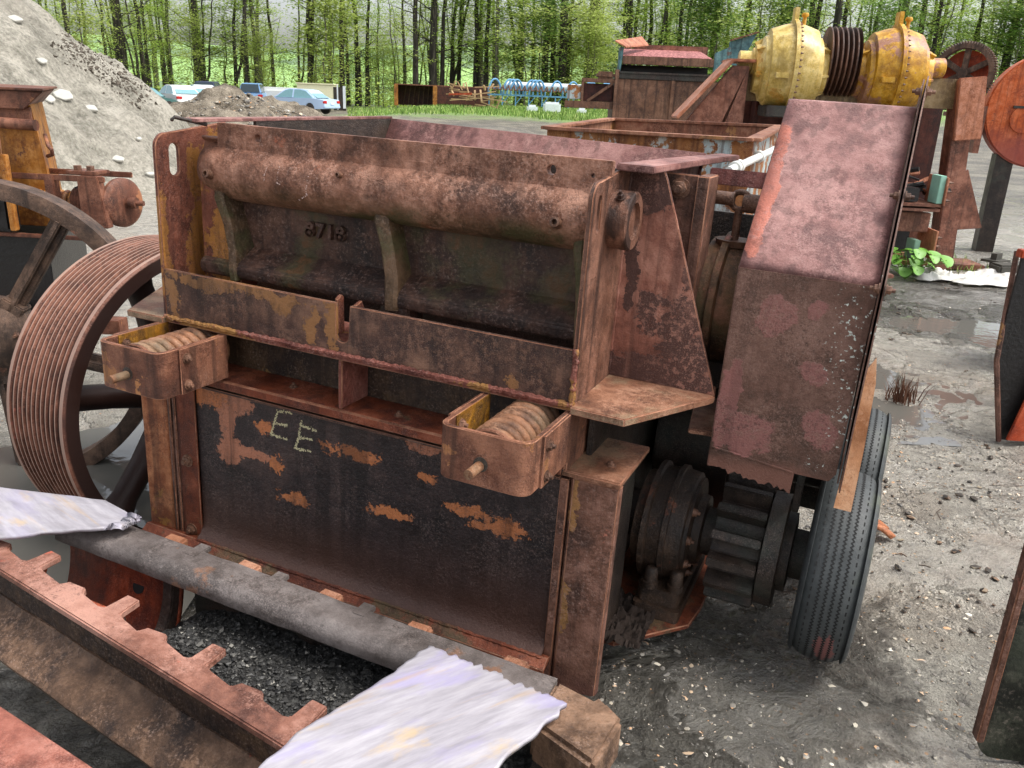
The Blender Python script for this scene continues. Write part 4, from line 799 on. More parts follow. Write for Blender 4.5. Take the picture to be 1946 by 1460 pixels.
for k in range(72):
    a = 2*PI*k/72
    for da, r in ((-.026, .50), (-.012, .54), (.012, .54), (.026, .50)): gp.append((r*math.cos(a+da), r*math.sin(a+da)))
gw_.scale = (.64, .64, .64)
MB().plate(gp, 1, -.1, .1, [ring(0, 0, .42, n=48)]).build('toothed_rim', m_fly, gw_, bevel=.0)
MB().lathe([(-.12, 0), (-.12, .09), (.12, .09), (.12, 0)], (0, 0, 0), (0, 1, 0), 24).build('hub', m_fly, gw_, 0)
for k in range(6): MB().bar((.07*math.cos(k*PI/3+.5), 0, .07*math.sin(k*PI/3+.5)), (.44*math.cos(k*PI/3+.5), 0, .44*math.sin(k*PI/3+.5)), .1, .07, up=(0, 1, 0)).build('spoke', m_fly, gw_, bevel=.01)
MB().plate(ring(0, 0, .4, n=40), 1, .14, .15).build('backing_plate', m_orb, gw_)
# orange disc guard at the right
dg = empty('orange_disc_guard', (5.95, 10.6, 0), math.radians(-16), label='tall teardrop shaped orange belt guard with reddened bottom, at the right edge', cat='guard')
gpts = [(-.42+.0, 1.42)]+[(.45+1.0*math.cos(a)*.85, 1.02+.62*math.sin(a)) for a in [PI+.35+i*(PI-.7)/14 for i in range(15)]]+[(1.9, 2.2), (.75, 2.35)]
gpts = [(.3-.66*math.cos(a), .98-.62*math.sin(a)) for a in [-.55+i*(PI+.2)/26 for i in range(27)]]
gpts = [(.27+.66*math.cos(a), 1.72+.66*math.sin(a)) for a in [PI*.62+i*(PI*.9)/34 for i in range(35)]]+[(1.9, 1.5), (1.9, 2.6), (.6, 2.5)]
m_dg = rust('orange_guard', rgb(176, 92, 66), rgb(208, 116, 84), rgb(220, 140, 108), seed=78, bump=.001, grime=(1.2, 1.6, rgb(140, 66, 60)), streak=.35, patch=rgb(96, 52, 40), pthr=.63, psc=5)
MB().plate(gpts, 1, 0, .28).build('guard_shell', m_dg, dg, bevel=.02); MB().lathe([(0, .16), (.02, .16)], (.05, -.001, 1.62), (0, -1, 0), 30).build('round_cover', m_dg, dg, 0)
MB().box(-.1, .5, -.03, -.001, 1.74, 1.77).build('slot_edge', m_dark, dg); MB().box(-.15, .05, .05, .3, 0, 1.2).build('stand', m_dark, dg)
MB().box(-.44, -.37, .0, .3, 1.2, 1.75).box(-.8, -.37, .02, .3, 1.62, 1.67).build('hinge_frame', m_fr, dg)
bb = empty('blue_steel_base', (6.35, 9.7, 0), math.radians(-10), label='low blue grey steel base plate with one hole, on the mud at the right', cat='base plate')
mbl = plain('slate_blue_paint', rgb(92, 112, 136), .5)
MB().plate([(-.35, .02), (1.5, .02), (1.5, .34), (-.28, .32)], 1, 0, .02, [ring(-.12, .2, .035)]).build('web', mbl, bb); MB().box(-.28, 1.5, 0, .3, .34, .36).build('top_flange', mbl, bb)
for (x, y, s, r_, lb) in ((5.22, 8.92, .13, .1, 'squat dark grey concrete block lying on the mud, nearer one'), (5.48, 9.6, .13, .6, 'rounded dark casting lump behind the squat concrete block')):
    o = MB().box(-s, s, -s*.8, s*.8, 0, s*1.3).build('block' if s > .13 or r_ < .3 else 'casting_lump', plain('dark_block'+str(int(r_*10)), rgb(72, 70, 64), .9, .004), None, bevel=.02 if r_ < .3 else .07, rough=.006); o.location = (x, y, 0); o.rotation_euler.z = r_; tag(o, lb, 'block' if r_ < .3 else 'casting')
# ------------------------------------------------------------------ trough box with white and rust panels
m_wr = rust('white_rusty_panel', rgb(120, 70, 40), rgb(158, 110, 76), rgb(170, 128, 96), seed=80, bump=.001, patch=rgb(190, 210, 212), pthr=.49, psc=3.4, streak=.4)
m_tr = rust('trough_brown', rgb(118, 76, 62), rgb(152, 108, 92), rgb(178, 138, 118), seed=81, bump=.001, patch=rgb(176, 126, 74), pthr=.62)
tb = empty('trough_box', (0, 0, 0), label='open brown steel trough box with white and rust streaked side, behind the hopper', cat='trough')
z0 = 1.46
A_ = onz(1428, 270, z0); B_ = onz(1482, 242, z0); D_ = onz(1050, 246, z0); E_ = onz(1165, 229, z0)
ux = (A_-D_).normalized(); A_ = Vector((1.53, 5.0, z0)); B_ = Vector((2.0, 6.5, z0)); D_ = Vector((.35, 5.25, z0)); E_ = Vector((.72, 7.2, z0))
A_ = at(1432, 270, 5.1); B_ = at(1482, 243, 6.9); D_ = at(1040, 247, 5.6); E_ = at(1162, 229, 7.6)
def wall(p, q, zb, th, inward, ov=0.):
    n = Vector((-(q-p).y, (q-p).x, 0)).normalized()*inward*th; b0 = Vector((0, 0, zb)); 
    return MB().add([tuple(x) for x in (Vector((p.x, p.y, zb)), Vector((q.x, q.y, zb)), q, p, Vector((p.x, p.y, zb))+n, Vector((q.x, q.y, zb))+n, q+n, p+n)], [(0, 1, 2, 3), (4, 7, 6, 5), (0, 4, 5, 1), (1, 5, 6, 2), (2, 6, 7, 3), (3, 7, 4, 0)])
for p, q, nm, m in ((A_, B_, 'right_wall', m_wr), (B_, E_, 'far_wall', m_tr), (E_, D_, 'left_wall', m_tr), (D_, A_, 'near_wall', m_wr)):
    wall(p, q, .1, .02, 1).build(nm, m, tb)
for p, q in ((A_, B_), (B_, E_), (E_, D_), (D_, A_)):
    MB().bar(p+Vector((0, 0, .012)), q+Vector((0, 0, .012)), .09, .02).build('rim_flange', m_tr, tb, bevel=.003)
for t in (.3, .75): 
    p = A_.lerp(B_, t)+Vector((.03, 0, 0)); MB().bar(p, p-Vector((0, 0, 1.2)), .05, .07).build('stiffener', m_wr, tb, bevel=.003)
for t in (.75, .93):
    p = D_.lerp(A_, t)+Vector((0, -.03, 0)); MB().bar(p, p-Vector((0, 0, 1.3)), .06, .05).build('stiffener', m_wr, tb, bevel=.003)
MB().box(1.25, 2.0, 4.4, 5.0, .84, .86).box(1.1, 1.9, 4.45, 5.2, .3, .83).build('side_shelf', m_fr, tb, bevel=.004)
wp = empty('white_pipe', (0, 0, 0), label='white flanged pipe sloping up between the trough box and the guard', cat='pipe')
MB().cyl(at(1385, 325, 4.6), at(1475, 283, 5.6), .022).build('pipe', plain('white_pipe_paint', rgb(214, 214, 208), .4), wp, 0)
a_, b_ = at(1395, 320, 4.7), at(1440, 299, 5.2)
for p in (a_, a_+(b_-a_)*.12, b_): MB().cyl(p, p+(b_-a_)*.08, .036).build('collar', bpy.data.materials['white_pipe_paint'], wp, 0)
# ------------------------------------------------------------------ screen machine
m_teal = rust('teal_paint', rgb(70, 96, 104), rgb(98, 134, 142), rgb(124, 156, 160), seed=83, bump=.0008, patch=rgb(112, 76, 60), pthr=.6)
m_sb = rust('screen_body_brown', rgb(84, 60, 50), rgb(112, 84, 70), rgb(134, 104, 88), seed=84, bump=.0008, streak=.4)
sm = empty('screening_machine', (1.35, 13, 0), math.radians(-3), label='brown and teal vibrating screen with pink perforated deck, standing by the blue rack', cat='machine')
def SC(mb, n, m, bevel=.006, parent=None): return mb.build(n, m, parent or sm, bevel=bevel)
SC(MB().box(0, .80, 0, .05, .2, 1.93).box(.80, 1.5, .01, .06, .2, 1.93), 'body_panel', m_sb); SC(MB().box(-.02, 1.5, .1, 2, .2, 1.9), 'body_core', m_fin)
SC(MB().box(.78, .83, -.03, 0, .2, 1.93).box(-.04, .02, -.04, .04, .2, 2.05), 'body_post', m_sb)
SC(MB().box(.0, 1.36, -.02, 1.6, 1.93, 2.0).box(.0, 1.36, -.04, -.02, 2.0, 2.03), 'sill_rail', m_dark); SC(MB().box(.05, 1.33, .3, 1.5, 2.0, 2.13), 'dark_bay', m_black, 0)
SC(MB().box(.05, 1.36, -.02, .02, 2.13, 2.24), 'upper_rail', m_sb)
pm = N('pink_perforated'); c = pm.voro(26); pm.put(pm.b.inputs['Base Color'], pm.mix(pm.step(c, .35, .5), rgb(196, 130, 126), rgb(120, 66, 60))); pm.b.inputs['Roughness'].default_value = .7
SC(MB().add([(.05, 0, 2.245), (1.33, 0, 2.245), (1.33, 1.3, 2.40), (.05, 1.3, 2.40), (.05, 0, 2.225), (1.33, 0, 2.225), (1.33, 1.3, 2.38), (.05, 1.3, 2.38)], [(0, 1, 2, 3), (7, 6, 5, 4), (0, 4, 5, 1), (1, 5, 6, 2), (2, 6, 7, 3), (3, 7, 4, 0)]), 'perforated_deck', pm.m, 0)
SC(MB().box(.3, 1.45, 1.3, 1.34, 2.2, 2.47), 'deck_back_plate', m_fr)
SC(MB().add([(-.08, -.1, 2.44), (.08, -.1, 2.36), (.5, 1.1, 2.46), (.38, 1.1, 2.58), (-.08, -.1, 2.42), (.08, -.1, 2.34), (.5, 1.1, 2.44), (.38, 1.1, 2.56)], [(0, 1, 2, 3), (7, 6, 5, 4), (0, 4, 5, 1), (1, 5, 6, 2), (2, 6, 7, 3), (3, 7, 4, 0)]), 'left_chute_lip', m_fr2, .004)
SC(MB().plate([(0, 2.0), (.03, 2.0), (.06, 2.36), (.0, 2.36)], 1, -.02, .3), 'left_side_plate', m_teal)
SC(MB().plate([(1.36, 2.0), (1.48, 2.0), (1.5, 2.1), (1.62, 2.2), (1.58, 2.42), (1.36, 2.32)], 1, 0, .04), 'right_side_plate', m_teal)
SC(MB().plate([(1.62, 2.2), (1.78, 2.15), (1.98, 2.62), (1.6, 2.5)], 1, .3, .34), 'right_wing', m_teal); SC(MB().bar((1.62, .3, 2.52), (1.99, .3, 2.64), .2, .02, up=(0, 0, 1)), 'wing_cap', m_fr)
SC(MB().box(-.75, -.04, 0, .06, 1.50, 1.60).box(-.52, -.48, 0, .05, 1.6, 1.9).box(-.52, -.04, 0, .05, 1.86, 1.92), 'side_bracket', m_sb); SC(MB().bar((-.42, .02, 1.6), (-.06, .02, 1.86), .04, .05, up=(0, 1, 0)), 'brace', m_sb)
SC(MB().box(-.72, -.5, .02, .5, 1.62, 1.82), 'side_box', m_wr); SC(MB().box(-.48, -.05, .1, 1.0, 1.6, 1.85), 'bracket_core', m_fin)
SC(MB().box(-.3, -.04, -.02, .6, 1.92, 2.02), 'bracket_debris', m_sb, .03)
# ------------------------------------------------------------------ blue idler rack, tanks, pallets, container
m_blue = plain('blue_paint', rgb(104, 156, 196), .5); m_wt = plain('white_plastic', rgb(220, 226, 228), .45); m_rl = plain('rusty_roller', rgb(116, 84, 72), .7)
rk = empty('blue_idler_rack', (-2.5, 60, .75), label='long low blue steel rack with hoops and rusty rollers on the grass', cat='rack')
for z in (.62, 1.05): MB().box(0, 8.5, 0, .12, z, z+.1).build('long_rail', m_blue, rk)
for k in range(10):
    x = .1+k*.9
    MB().box(x, x+.07, 0, .1, 0, .65).build('leg', m_blue, rk); MB().bar((x, .05, .05), (x+.45, .05, .62), .05, .05).build('leg_brace', m_blue, rk)
for k in range(14):
    x = [.5, 1.5, 1.75, 2.0, 3.0, 3.25, 3.5, 4.7, 5.8, 6.9, 7.1, 8.0, 8.2, 8.4][k]
    MB().tube([(x+.42*math.cos(a), .2+.2*math.cos(a), .72+.95*math.sin(a)) for a in [i*PI/12 for i in range(13)]], .065, 6).build('hoop', m_blue, rk, 0)
for k in range(22):
    x = .3+k*.37; MB().tube([(x, -.2, 1.3), (x+.1, -.2, 1.0), (x+.25, -.2, .98), (x+.32, -.2, 1.2)], .06, 6).build('curved_roller', m_rl, rk, 0)
tk = MB().cyl((1.2, .8, 1.45), (8.0, .8, 1.45), .24, seg=20).build('white_tube', m_wt, None, 0); tk.location = (-2.5, 60, .60); tag(tk, 'long white pipe lying along the top of the blue rack', 'pipe')
for i, (x, y, s, lb) in enumerate(((.55, 56, .35, 'small white plastic tank on the grass before the blue rack'), (1.8, 56, .55, 'larger whitish plastic tank on the grass before the blue rack'), (3.7, 56, .3, 'pale crumpled plastic drum on the grass at the right of the blue rack'))):
    o = MB().box(-s, s, -.3, .3, 0, s*1.1+.1).build('plastic_tank', m_wt, None, bevel=.12); o.location = (x, y, .42); tag(o, lb, 'tank')
ct = empty('steel_container', (-9.1, 62, .42), math.radians(2), label='open dark rusty container with tan posts at the edge of the wood', cat='container')
for (x0, x1, y0, y1, z0_, z1_, nm, m) in ((0, 6.6, 2.4, 2.5, 0, 1.9, 'back_wall', m_fin), (0, 6.6, 0, 2.5, 1.9, 2.0, 'roof', m_fr), (2.9, 6.6, 0, .08, .3, 1.9, 'front_wall', m_fin), (0, .25, -.05, .1, 0, 1.95, 'corner_post', m_or), (2.7, 3.0, -.05, .1, 0, 1.95, 'door_post', m_or), (0, .08, 0, 2.5, 0, 1.9, 'end_wall', m_fr)):
    MB().box(x0, x1, y0, y1, z0_, z1_).build(nm, m, ct)
for k in range(7): MB().bar((.4+k*.35, 2.3, .1), (.6+k*.33, 2.3, 1.8), .08, .08).build('inner_slat', m_sb, ct)
m_pal = plain('pallet_wood', rgb(176, 146, 110), .8); rnd = random.Random(3)
pw = empty('broken_pallet_heap', (-4.9, 59, .42), label='heap of broken tan pallet timber beside the dark container', cat='timber heap')
for k in range(34):
    x, z = rnd.uniform(0, 3.6), rnd.uniform(.15, 1.5); x *= (1-z*.15); a = rnd.choice([rnd.gauss(0, .12), rnd.gauss(0, .12), rnd.gauss(1.3, .3), rnd.gauss(1.8, .3)]); L = rnd.uniform(.6, 1.8)*(1 if abs(a) < .6 else .5)
    y = rnd.uniform(-.6, .6); MB().bar((x-L/2*math.cos(a), y, z-L/2*math.sin(a)), (x+L/2*math.cos(a), y+rnd.uniform(-.4, .4), z+L/2*math.sin(a)), .12, .06).build('board', m_pal, pw)
ct.scale = (1, 1, .72)
rf = MB().bar((0, 0, .9), (1.5, 0, 1.0), .1, .12).bar((0, 0, 0), (0, 0, .95), .1, .1).bar((1.5, 0, 0), (1.5, 0, 1.0), .1, .1).build('red_trestle', m_orb, None); rf.location = (-4.9, 57.5, .42); tag(rf, 'small orange red steel trestle in front of the pallet heap', 'trestle')
# truck bodies behind the blue sedan
tr1 = empty('white_tank_trailer', (-20.0, 66, -.75), label='long low white trailer body behind the pale blue sedan', cat='trailer')
MB().box(0, 5.2, 0, 2.2, .7, 2.0).build('body', plain('white_body', rgb(222, 224, 220), .45), tr1, bevel=.25); MB().lathe([(0, .42), (.25, .42)], (1.0, -.12, .45), (0, -1, 0), 24).build('wheel', m_dark, tr1, 0); MB().lathe([(0, .42), (.25, .42)], (4.0, -.12, .45), (0, -1, 0), 24).build('wheel', m_dark, tr1, 0)
tr2 = empty('cream_box_body', (-16.2, 63, -.3), label='cream truck box body with its open dark end at the right', cat='truck body'); tr2.scale = (.62, .62, .8)
mcr = plain('cream_body', rgb(226, 222, 186), .5)
MB().box(0, 4.2, 0, 2.3, .3, 2.35).build('body', mcr, tr2, bevel=.05); MB().box(-.1, 4.3, -.1, 2.4, 2.35, 2.45).build('roof', mcr, tr2); MB().box(4.2, 5.6, .0, .1, .2, 2.2).build('open_end', m_dark, tr2); MB().box(4.6, 4.75, -.05, 0, .3, 2.4).box(5.3, 5.6, -.06, 0, .4, 2.3).build('door_frame', m_wt, tr2)
# ------------------------------------------------------------------ cars
def car(name, loc, rz, paint, label, cat='car', van=False, lights=True):
    r = empty(name, loc, rz, label=label, cat=cat, group='cars parked beyond the dirt heap')
    L = 4.7; hb = .98 if van else .86
    m = plain(name+'_paint', paint, .3, 0, 40, .06); gl = bpy.data.materials.get('car_glass') or plain('car_glass', rgb(120, 160, 166), .15)
    gd_ = bpy.data.materials.get('dark_car_glass') or plain('dark_car_glass', rgb(48, 60, 66), .15); rl = bpy.data.materials.get('tail_red') or plain('tail_red', rgb(190, 40, 36), .3); G_ = gd_ if van else gl
    # body side profile (x forward)
    body = [(-2.33, .34), (-2.36, .6), (-2.3, hb), (-1.5, hb+.06), (.9, hb+.02), (1.9, hb-.12), (2.3, .6), (2.34, .34)]
    for sx in (1.42, -1.38):
        w = [(sx+.36*math.cos(a), .30+.36*math.sin(a)) for a in [0+i*PI/8 for i in range(9)]]; body += w
    rows = []
    for (y, k, zz) in ((-.9, .965, 0), (-.86, 1, .0), (0, 1.0, .015), (.86, 1, .0), (.9, .965, 0)):
        rows.append([(x*k, y, z) for x, z in body])
    mb = MB(); n = len(body); vs = [p for q in rows for p in q]
    mb.add(vs, [tuple(range(n)), tuple(4*n+i for i in range(n))]+[(j*n+i, j*n+(i+1) % n, (j+1)*n+(i+1) % n, (j+1)*n+i) for j in range(4) for i in range(n)])
    mb.build('body', m, r, bevel=0, smooth=45)
    roof = [(-2.25, hb+.02), (-2.05, 1.66), (.55, 1.68), (1.25, hb+.02)] if van else [(-1.75, hb+.02), (-1.05, 1.36), (-.6, 1.42), (.25, 1.42), (.6, 1.34), (1.35, hb)]
    vs = []; n = len(roof)
    for s_ in (-1, 1):
        for (x, z) in roof: vs.append((x, s_*(.82-.2*(z-hb)/.6*1.0), z))
    MB().add(vs, [tuple(range(n)), tuple(range(n, 2*n))]+[(i, (i+1) % n, (i+1) % n+n, i+n) for i in range(n)]).build('cabin', m, r, bevel=.05)
    ins = lambda p, k: [(x*(k)+(1-k)*(sum(q[0] for q in p)/len(p)), z*k+(1-k)*(sum(q[1] for q in p)/len(p))-.01) for x, z in p]
    fr_ = [p for p in roof]; mid = -.1
    for s_ in (-1, 1):
        for (lo, hi) in ((-3, mid-.06), (mid+.06, 3)):
            q = [(max(lo, min(hi, x)), z) for x, z in ins(fr_, .86)]; q2 = []
            for p in q:
                if p not in q2: q2.append(p)
            if len(q2) < 3: continue
            MB().add([(x, s_*(.835-.2*(z-hb)/.6), z) for x, z in q2]+[(x, s_*(.82-.2*(z-hb)/.6), z) for x, z in q2], [tuple(range(len(q2)))]+[(i, (i+1) % len(q2), (i+1) % len(q2)+len(q2), i+len(q2)) for i in range(len(q2))]).build('side_window', G_, r, 0, smooth=0)
    x0, z0_ = roof[0]; x1, z1_ = roof[1]
    a = Vector((x0-.02, 0, z0_+.06)); b = Vector((x1-.02, 0, z1_-.05))
    MB().add([(a.x, -.68, a.z), (a.x, .68, a.z), (b.x, .58, b.z), (b.x, -.58, b.z), (a.x+.05, -.68, a.z), (a.x+.05, .68, a.z), (b.x+.05, .58, b.z), (b.x+.05, -.58, b.z)], [(0, 1, 2, 3), (0, 1, 5, 4), (1, 2, 6, 5), (2, 3, 7, 6), (3, 0, 4, 7)]).build('rear_window', G_, r, 0, smooth=0)
    for s_ in (-1, 1):
        MB().box(-2.375, -2.2, s_*.72-.17, s_*.72+.17, hb-.24, hb-.06).build('tail_light', rl, r, bevel=.03)
        for sx in (1.42, -1.38): MB().lathe([(0, .2), (.01, .31), (.02, .33), (.2, .33), (.2, 0)], (sx, s_*.9, .31), (0, -s_, 0), 24).build('wheel', m_dark, r, 0)
    MB().box(-2.4, -2.3, -.88, .88, .36, .55).build('bumper', m, r, bevel=.04); MB().box(-2.405, -2.38, -.18, .18, .58, .7).build('number_plate', m_wt, r)
    return r
car('pale_blue_sedan', (-13.9, 54.5, -.12), math.radians(160), rgb(178, 200, 226), 'pale blue sedan seen from its right rear, right of the brown dirt heap')
car('dark_minivan', (-23.4, 52, -.25), math.radians(75), rgb(52, 52, 66), 'dark minivan behind the sand pile edge, leftmost of the cars', van=True)
car('green_sedan', (-21.9, 50, -.3), math.radians(70), rgb(70, 104, 100), 'green sedan with red tail lights beside the dark minivan')
car('white_sedan', (-21.6, 55, -.2), math.radians(130), rgb(226, 228, 226), 'white sedan left of the dirt heap, behind the green sedan')
car('silver_coupe', (-21.2, 58, -.15), math.radians(120), rgb(206, 214, 214), 'smaller silver white car just left of the dirt heap')
car('navy_wagon', (-22.8, 64, -.2), math.radians(100), rgb(52, 60, 88), 'navy blue wagon behind the smaller silver white car', van=True)
car('blue_hatchback', (-20.2, 66, -.2), math.radians(100), rgb(120, 158, 196), 'blue hatchback roof peeping over the top of the dirt heap', van=True)
# ------------------------------------------------------------------ terrain
def ss(t): t = max(0., min(1., t)); return t*t*(3-2*t)
def N2(x, y, s, k=0): return noise.noise(Vector((x*s, y*s, k)))
def H(x, y):
    h = .5*ss((y-32)/22)*ss((x+11)/6)-.2*ss((y-32)/12)*(1-ss((x+15)/5))-.08*ss((y-30)/20)
    h += .75*math.exp(-((y-25)/3.6)**2)*ss((3.2-x)/4)*ss((x+12)/3)
    if y > 95: h -= 4*ss((y-95)/40)
    if y > 150: h += 22*ss((y-150)/260)+5*N2(x, y, .012, 9)*ss((y-150)/60)
    h += 1.2*ss((x-14)/16)*ss((y-14)/30)
    # the mud round the big grooved wheel lies lower
    h -= .34*math.exp(-(((x+1.45)/.75)**2+((y-3.3)/.75)**2))
    a = 1/(1+max(0, y-8)*.02)
    h += (.035*N2(x, y, .7)+.02*N2(x, y, 2.1, 3)+.012*abs(N2(x, y, 5.5, 5)))*a
    if y < 14 and abs(x) < 9: h += .006*N2(x, y, 17, 7)+.012*max(0, N2(x+.25*N2(x, y, 2.), y, 9, 8)-.12)
    return h
def axis(lo, hi, st, far_lo, far_hi, g=1.13):
    a = [lo+i*st for i in range(int((hi-lo)/st)+1)]; s = st; p = a[-1]
    while p < far_hi: s = min(s*g, 14); p += s; a.append(p)
    s = st; p = a[0]; b = []
    while p > far_lo: s = min(s*g, 14); p -= s; b.append(p)
    return b[::-1]+a
xs = axis(-3.6, 3.4, .04, -320, 320); ys = axis(.6, 7.4, .04, -30, 470, 1.07)
V = [(x, y, H(x, y)-.012) for y in ys for x in xs]; nx = len(xs)
me = bpy.data.meshes.new('ground'); me.from_pydata(V, [], [(j*nx+i, j*nx+i+1, (j+1)*nx+i+1, (j+1)*nx+i) for j in range(len(ys)-1) for i in range(nx-1)]); me.shade_smooth()
gr = bpy.data.objects.new('ground', me); C.objects.link(gr); gr['kind'] = 'structure'
mw_ = N('muddy_water'); mw_.b.inputs['Base Color'].default_value = (.13, .125, .11, 1); mw_.b.inputs['Roughness'].default_value = .06; mw_.put(mw_.b.inputs['Normal'], mw_.bump(mw_.noise(9, 3), .002)); mw_.b.inputs['Specular IOR Level'].default_value = .8
for (x0, x1, y0, y1, zw) in ((1.7, 7.5, 4.2, 12.5, -.021), (-5.5, -1.1, 2.4, 6.2, -.046)):
    o = MB().add([(x0, y0, zw), (x1, y0, zw), (x1, y1, zw), (x0, y1, zw)], [(0, 1, 2, 3)]).build('water', mw_.m, None, 0, smooth=0); o['kind'] = 'structure'
g = N('wet_mud'); v = g.v; x_, y_, z_ = g.sep()
big = g.noise(.9, 5, .6); med = g.noise(7, 10, .72, dist=.4); fin = g.noise(48, 7, .75); peb = g.voro(46); pebc = g.voro(46, out=1); peb2 = g.voro(110)
mud = g.ramp(g.ma('MULTIPLY_ADD', med, .6, g.ma('MULTIPLY', fin, .4)), [(.36, rgb(122, 117, 107)), (.46, rgb(160, 154, 142)), (.58, rgb(190, 184, 170))])
mud = g.mix(g.ma('MULTIPLY', g.step(big, .5, .62), .35), mud, rgb(150, 130, 108))
pm_ = g.ma('MULTIPLY', g.step(peb, .30, .22), g.step(g.noise(2.4, 6, .65), .47, .55))
pcol = g.mix(g.sep(pebc)[0], rgb(92, 88, 86), rgb(196, 186, 164)); pcol = g.mix(g.step(g.sep(pebc)[1], .86, .9), pcol, rgb(206, 160, 112))
mud = g.mix(g.ma('MULTIPLY', pm_, .8), mud, pcol)
dk = g.step(g.noise(9, 10, .8, dist=.4), .54, .6); mud = g.mix(g.ma('MULTIPLY', dk, .45), mud, rgb(64, 61, 57))
# oily black soil under the machines
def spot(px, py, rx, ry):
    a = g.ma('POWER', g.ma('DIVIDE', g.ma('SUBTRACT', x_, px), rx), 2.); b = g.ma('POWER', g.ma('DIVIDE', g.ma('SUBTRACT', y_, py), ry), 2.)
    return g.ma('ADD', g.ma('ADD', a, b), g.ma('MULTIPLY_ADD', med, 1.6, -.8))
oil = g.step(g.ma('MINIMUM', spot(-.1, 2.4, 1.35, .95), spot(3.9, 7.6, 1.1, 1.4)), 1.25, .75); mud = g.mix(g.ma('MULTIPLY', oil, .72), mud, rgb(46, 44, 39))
soilf = g.step(g.ma('ADD', y_, g.ma('MULTIPLY', big, 4)), 14, 19); mud = g.mix(soilf, mud, g.mix(g.step(g.noise(.8, 9, .72), .42, .6), g.mix(fin, rgb(58, 54, 46), rgb(110, 100, 86)), g.mix(fin, rgb(104, 96, 80), rgb(160, 150, 130))))
gf = g.ma('MULTIPLY', g.step(g.ma('ADD', y_, g.ma('MULTIPLY', g.noise(.3, 5, .7), 16)), 52, 58), g.step(g.ma('ADD', x_, g.ma('MULTIPLY', big, 3)), -11, -7))
mud = g.mix(gf, mud, g.mix(fin, rgb(96, 130, 52), rgb(140, 172, 74)))
ff = g.step(y_, 72, 78); mud = g.mix(ff, mud, g.mix(fin, rgb(80, 84, 46), rgb(120, 132, 66)))
fl_ = g.step(y_, 135, 150); mud = g.mix(fl_, mud, g.mix(g.step(g.noise(.02, 4, .6), .52, .56), rgb(146, 186, 92), rgb(96, 124, 72)))
g.put(g.b.inputs['Base Color'], mud)
wet = g.ma('MULTIPLY', g.step(g.ma('MULTIPLY_ADD', fin, .10, g.noise(1.6, 6, .62, dist=.6)), .50, .56), g.step(y_, 22, 16))
mud = g.mix(g.ma('MULTIPLY', wet, .3), mud, rgb(112, 109, 103)); g.put(g.b.inputs['Base Color'], mud)
g.put(g.b.inputs['Roughness'], g.ma('MAXIMUM', .11, g.ma('ADD', g.ma('MULTIPLY_ADD', wet, -.34, .48), g.ma('MULTIPLY', oil, -.22)))); g.b.inputs['Specular IOR Level'].default_value = 1.
swl = g.noise(4.5, 7, .62, dist=2.6); hh = g.ma('ADD', g.ma('MULTIPLY', swl, g.ma('MULTIPLY_ADD', oil, 5., 2.)), g.ma('MULTIPLY', fin, 1.)); hh = g.ma('ADD', hh, g.ma('MULTIPLY', fin, .3), g.ma('ADD', g.ma('MULTIPLY', med, 2.4), g.ma('MULTIPLY', g.ma('MINIMUM', peb, .35), g.ma('MULTIPLY', pm_, -2.2))))
hh = g.ma('ADD', hh, g.ma('MULTIPLY', peb2, -.4)); hh = g.ma('MULTIPLY', hh, g.ma('MULTIPLY_ADD', wet, -.6, 1.))
g.put(g.b.inputs['Normal'], g.bump(hh, .03)); me.materials.append(g.m)
# sand pile and dirt heap
def heap(name, cx, cy, R_, hh_, amp, n, mat, fine=True, sharp=1., zb=-.1, ratio=1.):
    vs = []; fs = []
    for j in range(n+1):
        rr = j/n
        for i in range(n*2):
            a = PI*i/n; x = R_*rr*math.cos(a); y = R_*rr*math.sin(a)*ratio
            z = hh_*(1-rr**sharp) if rr < .86 else hh_*(1-.86**sharp)*((1-rr)/.14)**1.6
            k = min(1, (1-rr)*6)
            z += k*(amp*N2(x, y, 1.0, 2)+amp*.4*N2(x, y, 3.1, 5)+amp*.28*abs(N2(x*.35+y, y-x, 2., 6))+(amp*.12*N2(x, y, 11, 1) if fine else 0)+(amp*.07*N2(x, y, 27, 1) if fine else 0))
            vs.append((cx+x, cy+y, zb+max(z, 0)))
    m = n*2
    for j in range(n):
        for i in range(m): fs.append((j*m+i, j*m+(i+1) % m, (j+1)*m+(i+1) % m, (j+1)*m+i))
    return MB().add(vs, fs).build(name, mat, None, smooth=180)
def sandmat(nm, a, b, c, sc):
    n = N(nm); f1 = n.noise(sc*1.2, 8, .66, dist=.5); f2 = n.noise(sc*16, 5, .7); f3 = n.noise(sc*.3, 4, .6)
    col = n.ramp(n.ma('MULTIPLY_ADD', f1, .55, n.ma('MULTIPLY', f2, .45)), [(.38, a), (.48, b), (.58, c)]); col = n.mix(n.ma('MULTIPLY', n.step(f3, .5, .65), .4), col, rgb(128, 122, 112))
    col = n.mix(n.ma('MULTIPLY', n.step(n.noise(sc*4.5, 7, .7), .6, .66), .5), col, tuple(q*.45 for q in a))
    n.put(n.b.inputs['Base Color'], col); n.b.inputs['Roughness'].default_value = .9; n.b.inputs['Specular IOR Level'].default_value = .2
    n.put(n.b.inputs['Normal'], n.bump(n.ma('MULTIPLY_ADD', f2, .6, f1), .05)); return n.m
sp = heap('sand_pile', -13.2, 14.2, 8.4, 6.9, .42, 130, sandmat('grey_sand', rgb(96, 93, 84), rgb(132, 128, 117), rgb(164, 159, 147), 1.1), sharp=.95)
tag(sp, 'high grey sand pile with scattered white fragments filling the upper left', 'sand pile')
dh = heap('dirt_heap', -7.6, 23, 4.9, 1.62, .3, 90, sandmat('brown_rubble', rgb(78, 70, 60), rgb(114, 105, 92), rgb(150, 140, 124), 2.2), sharp=.9)
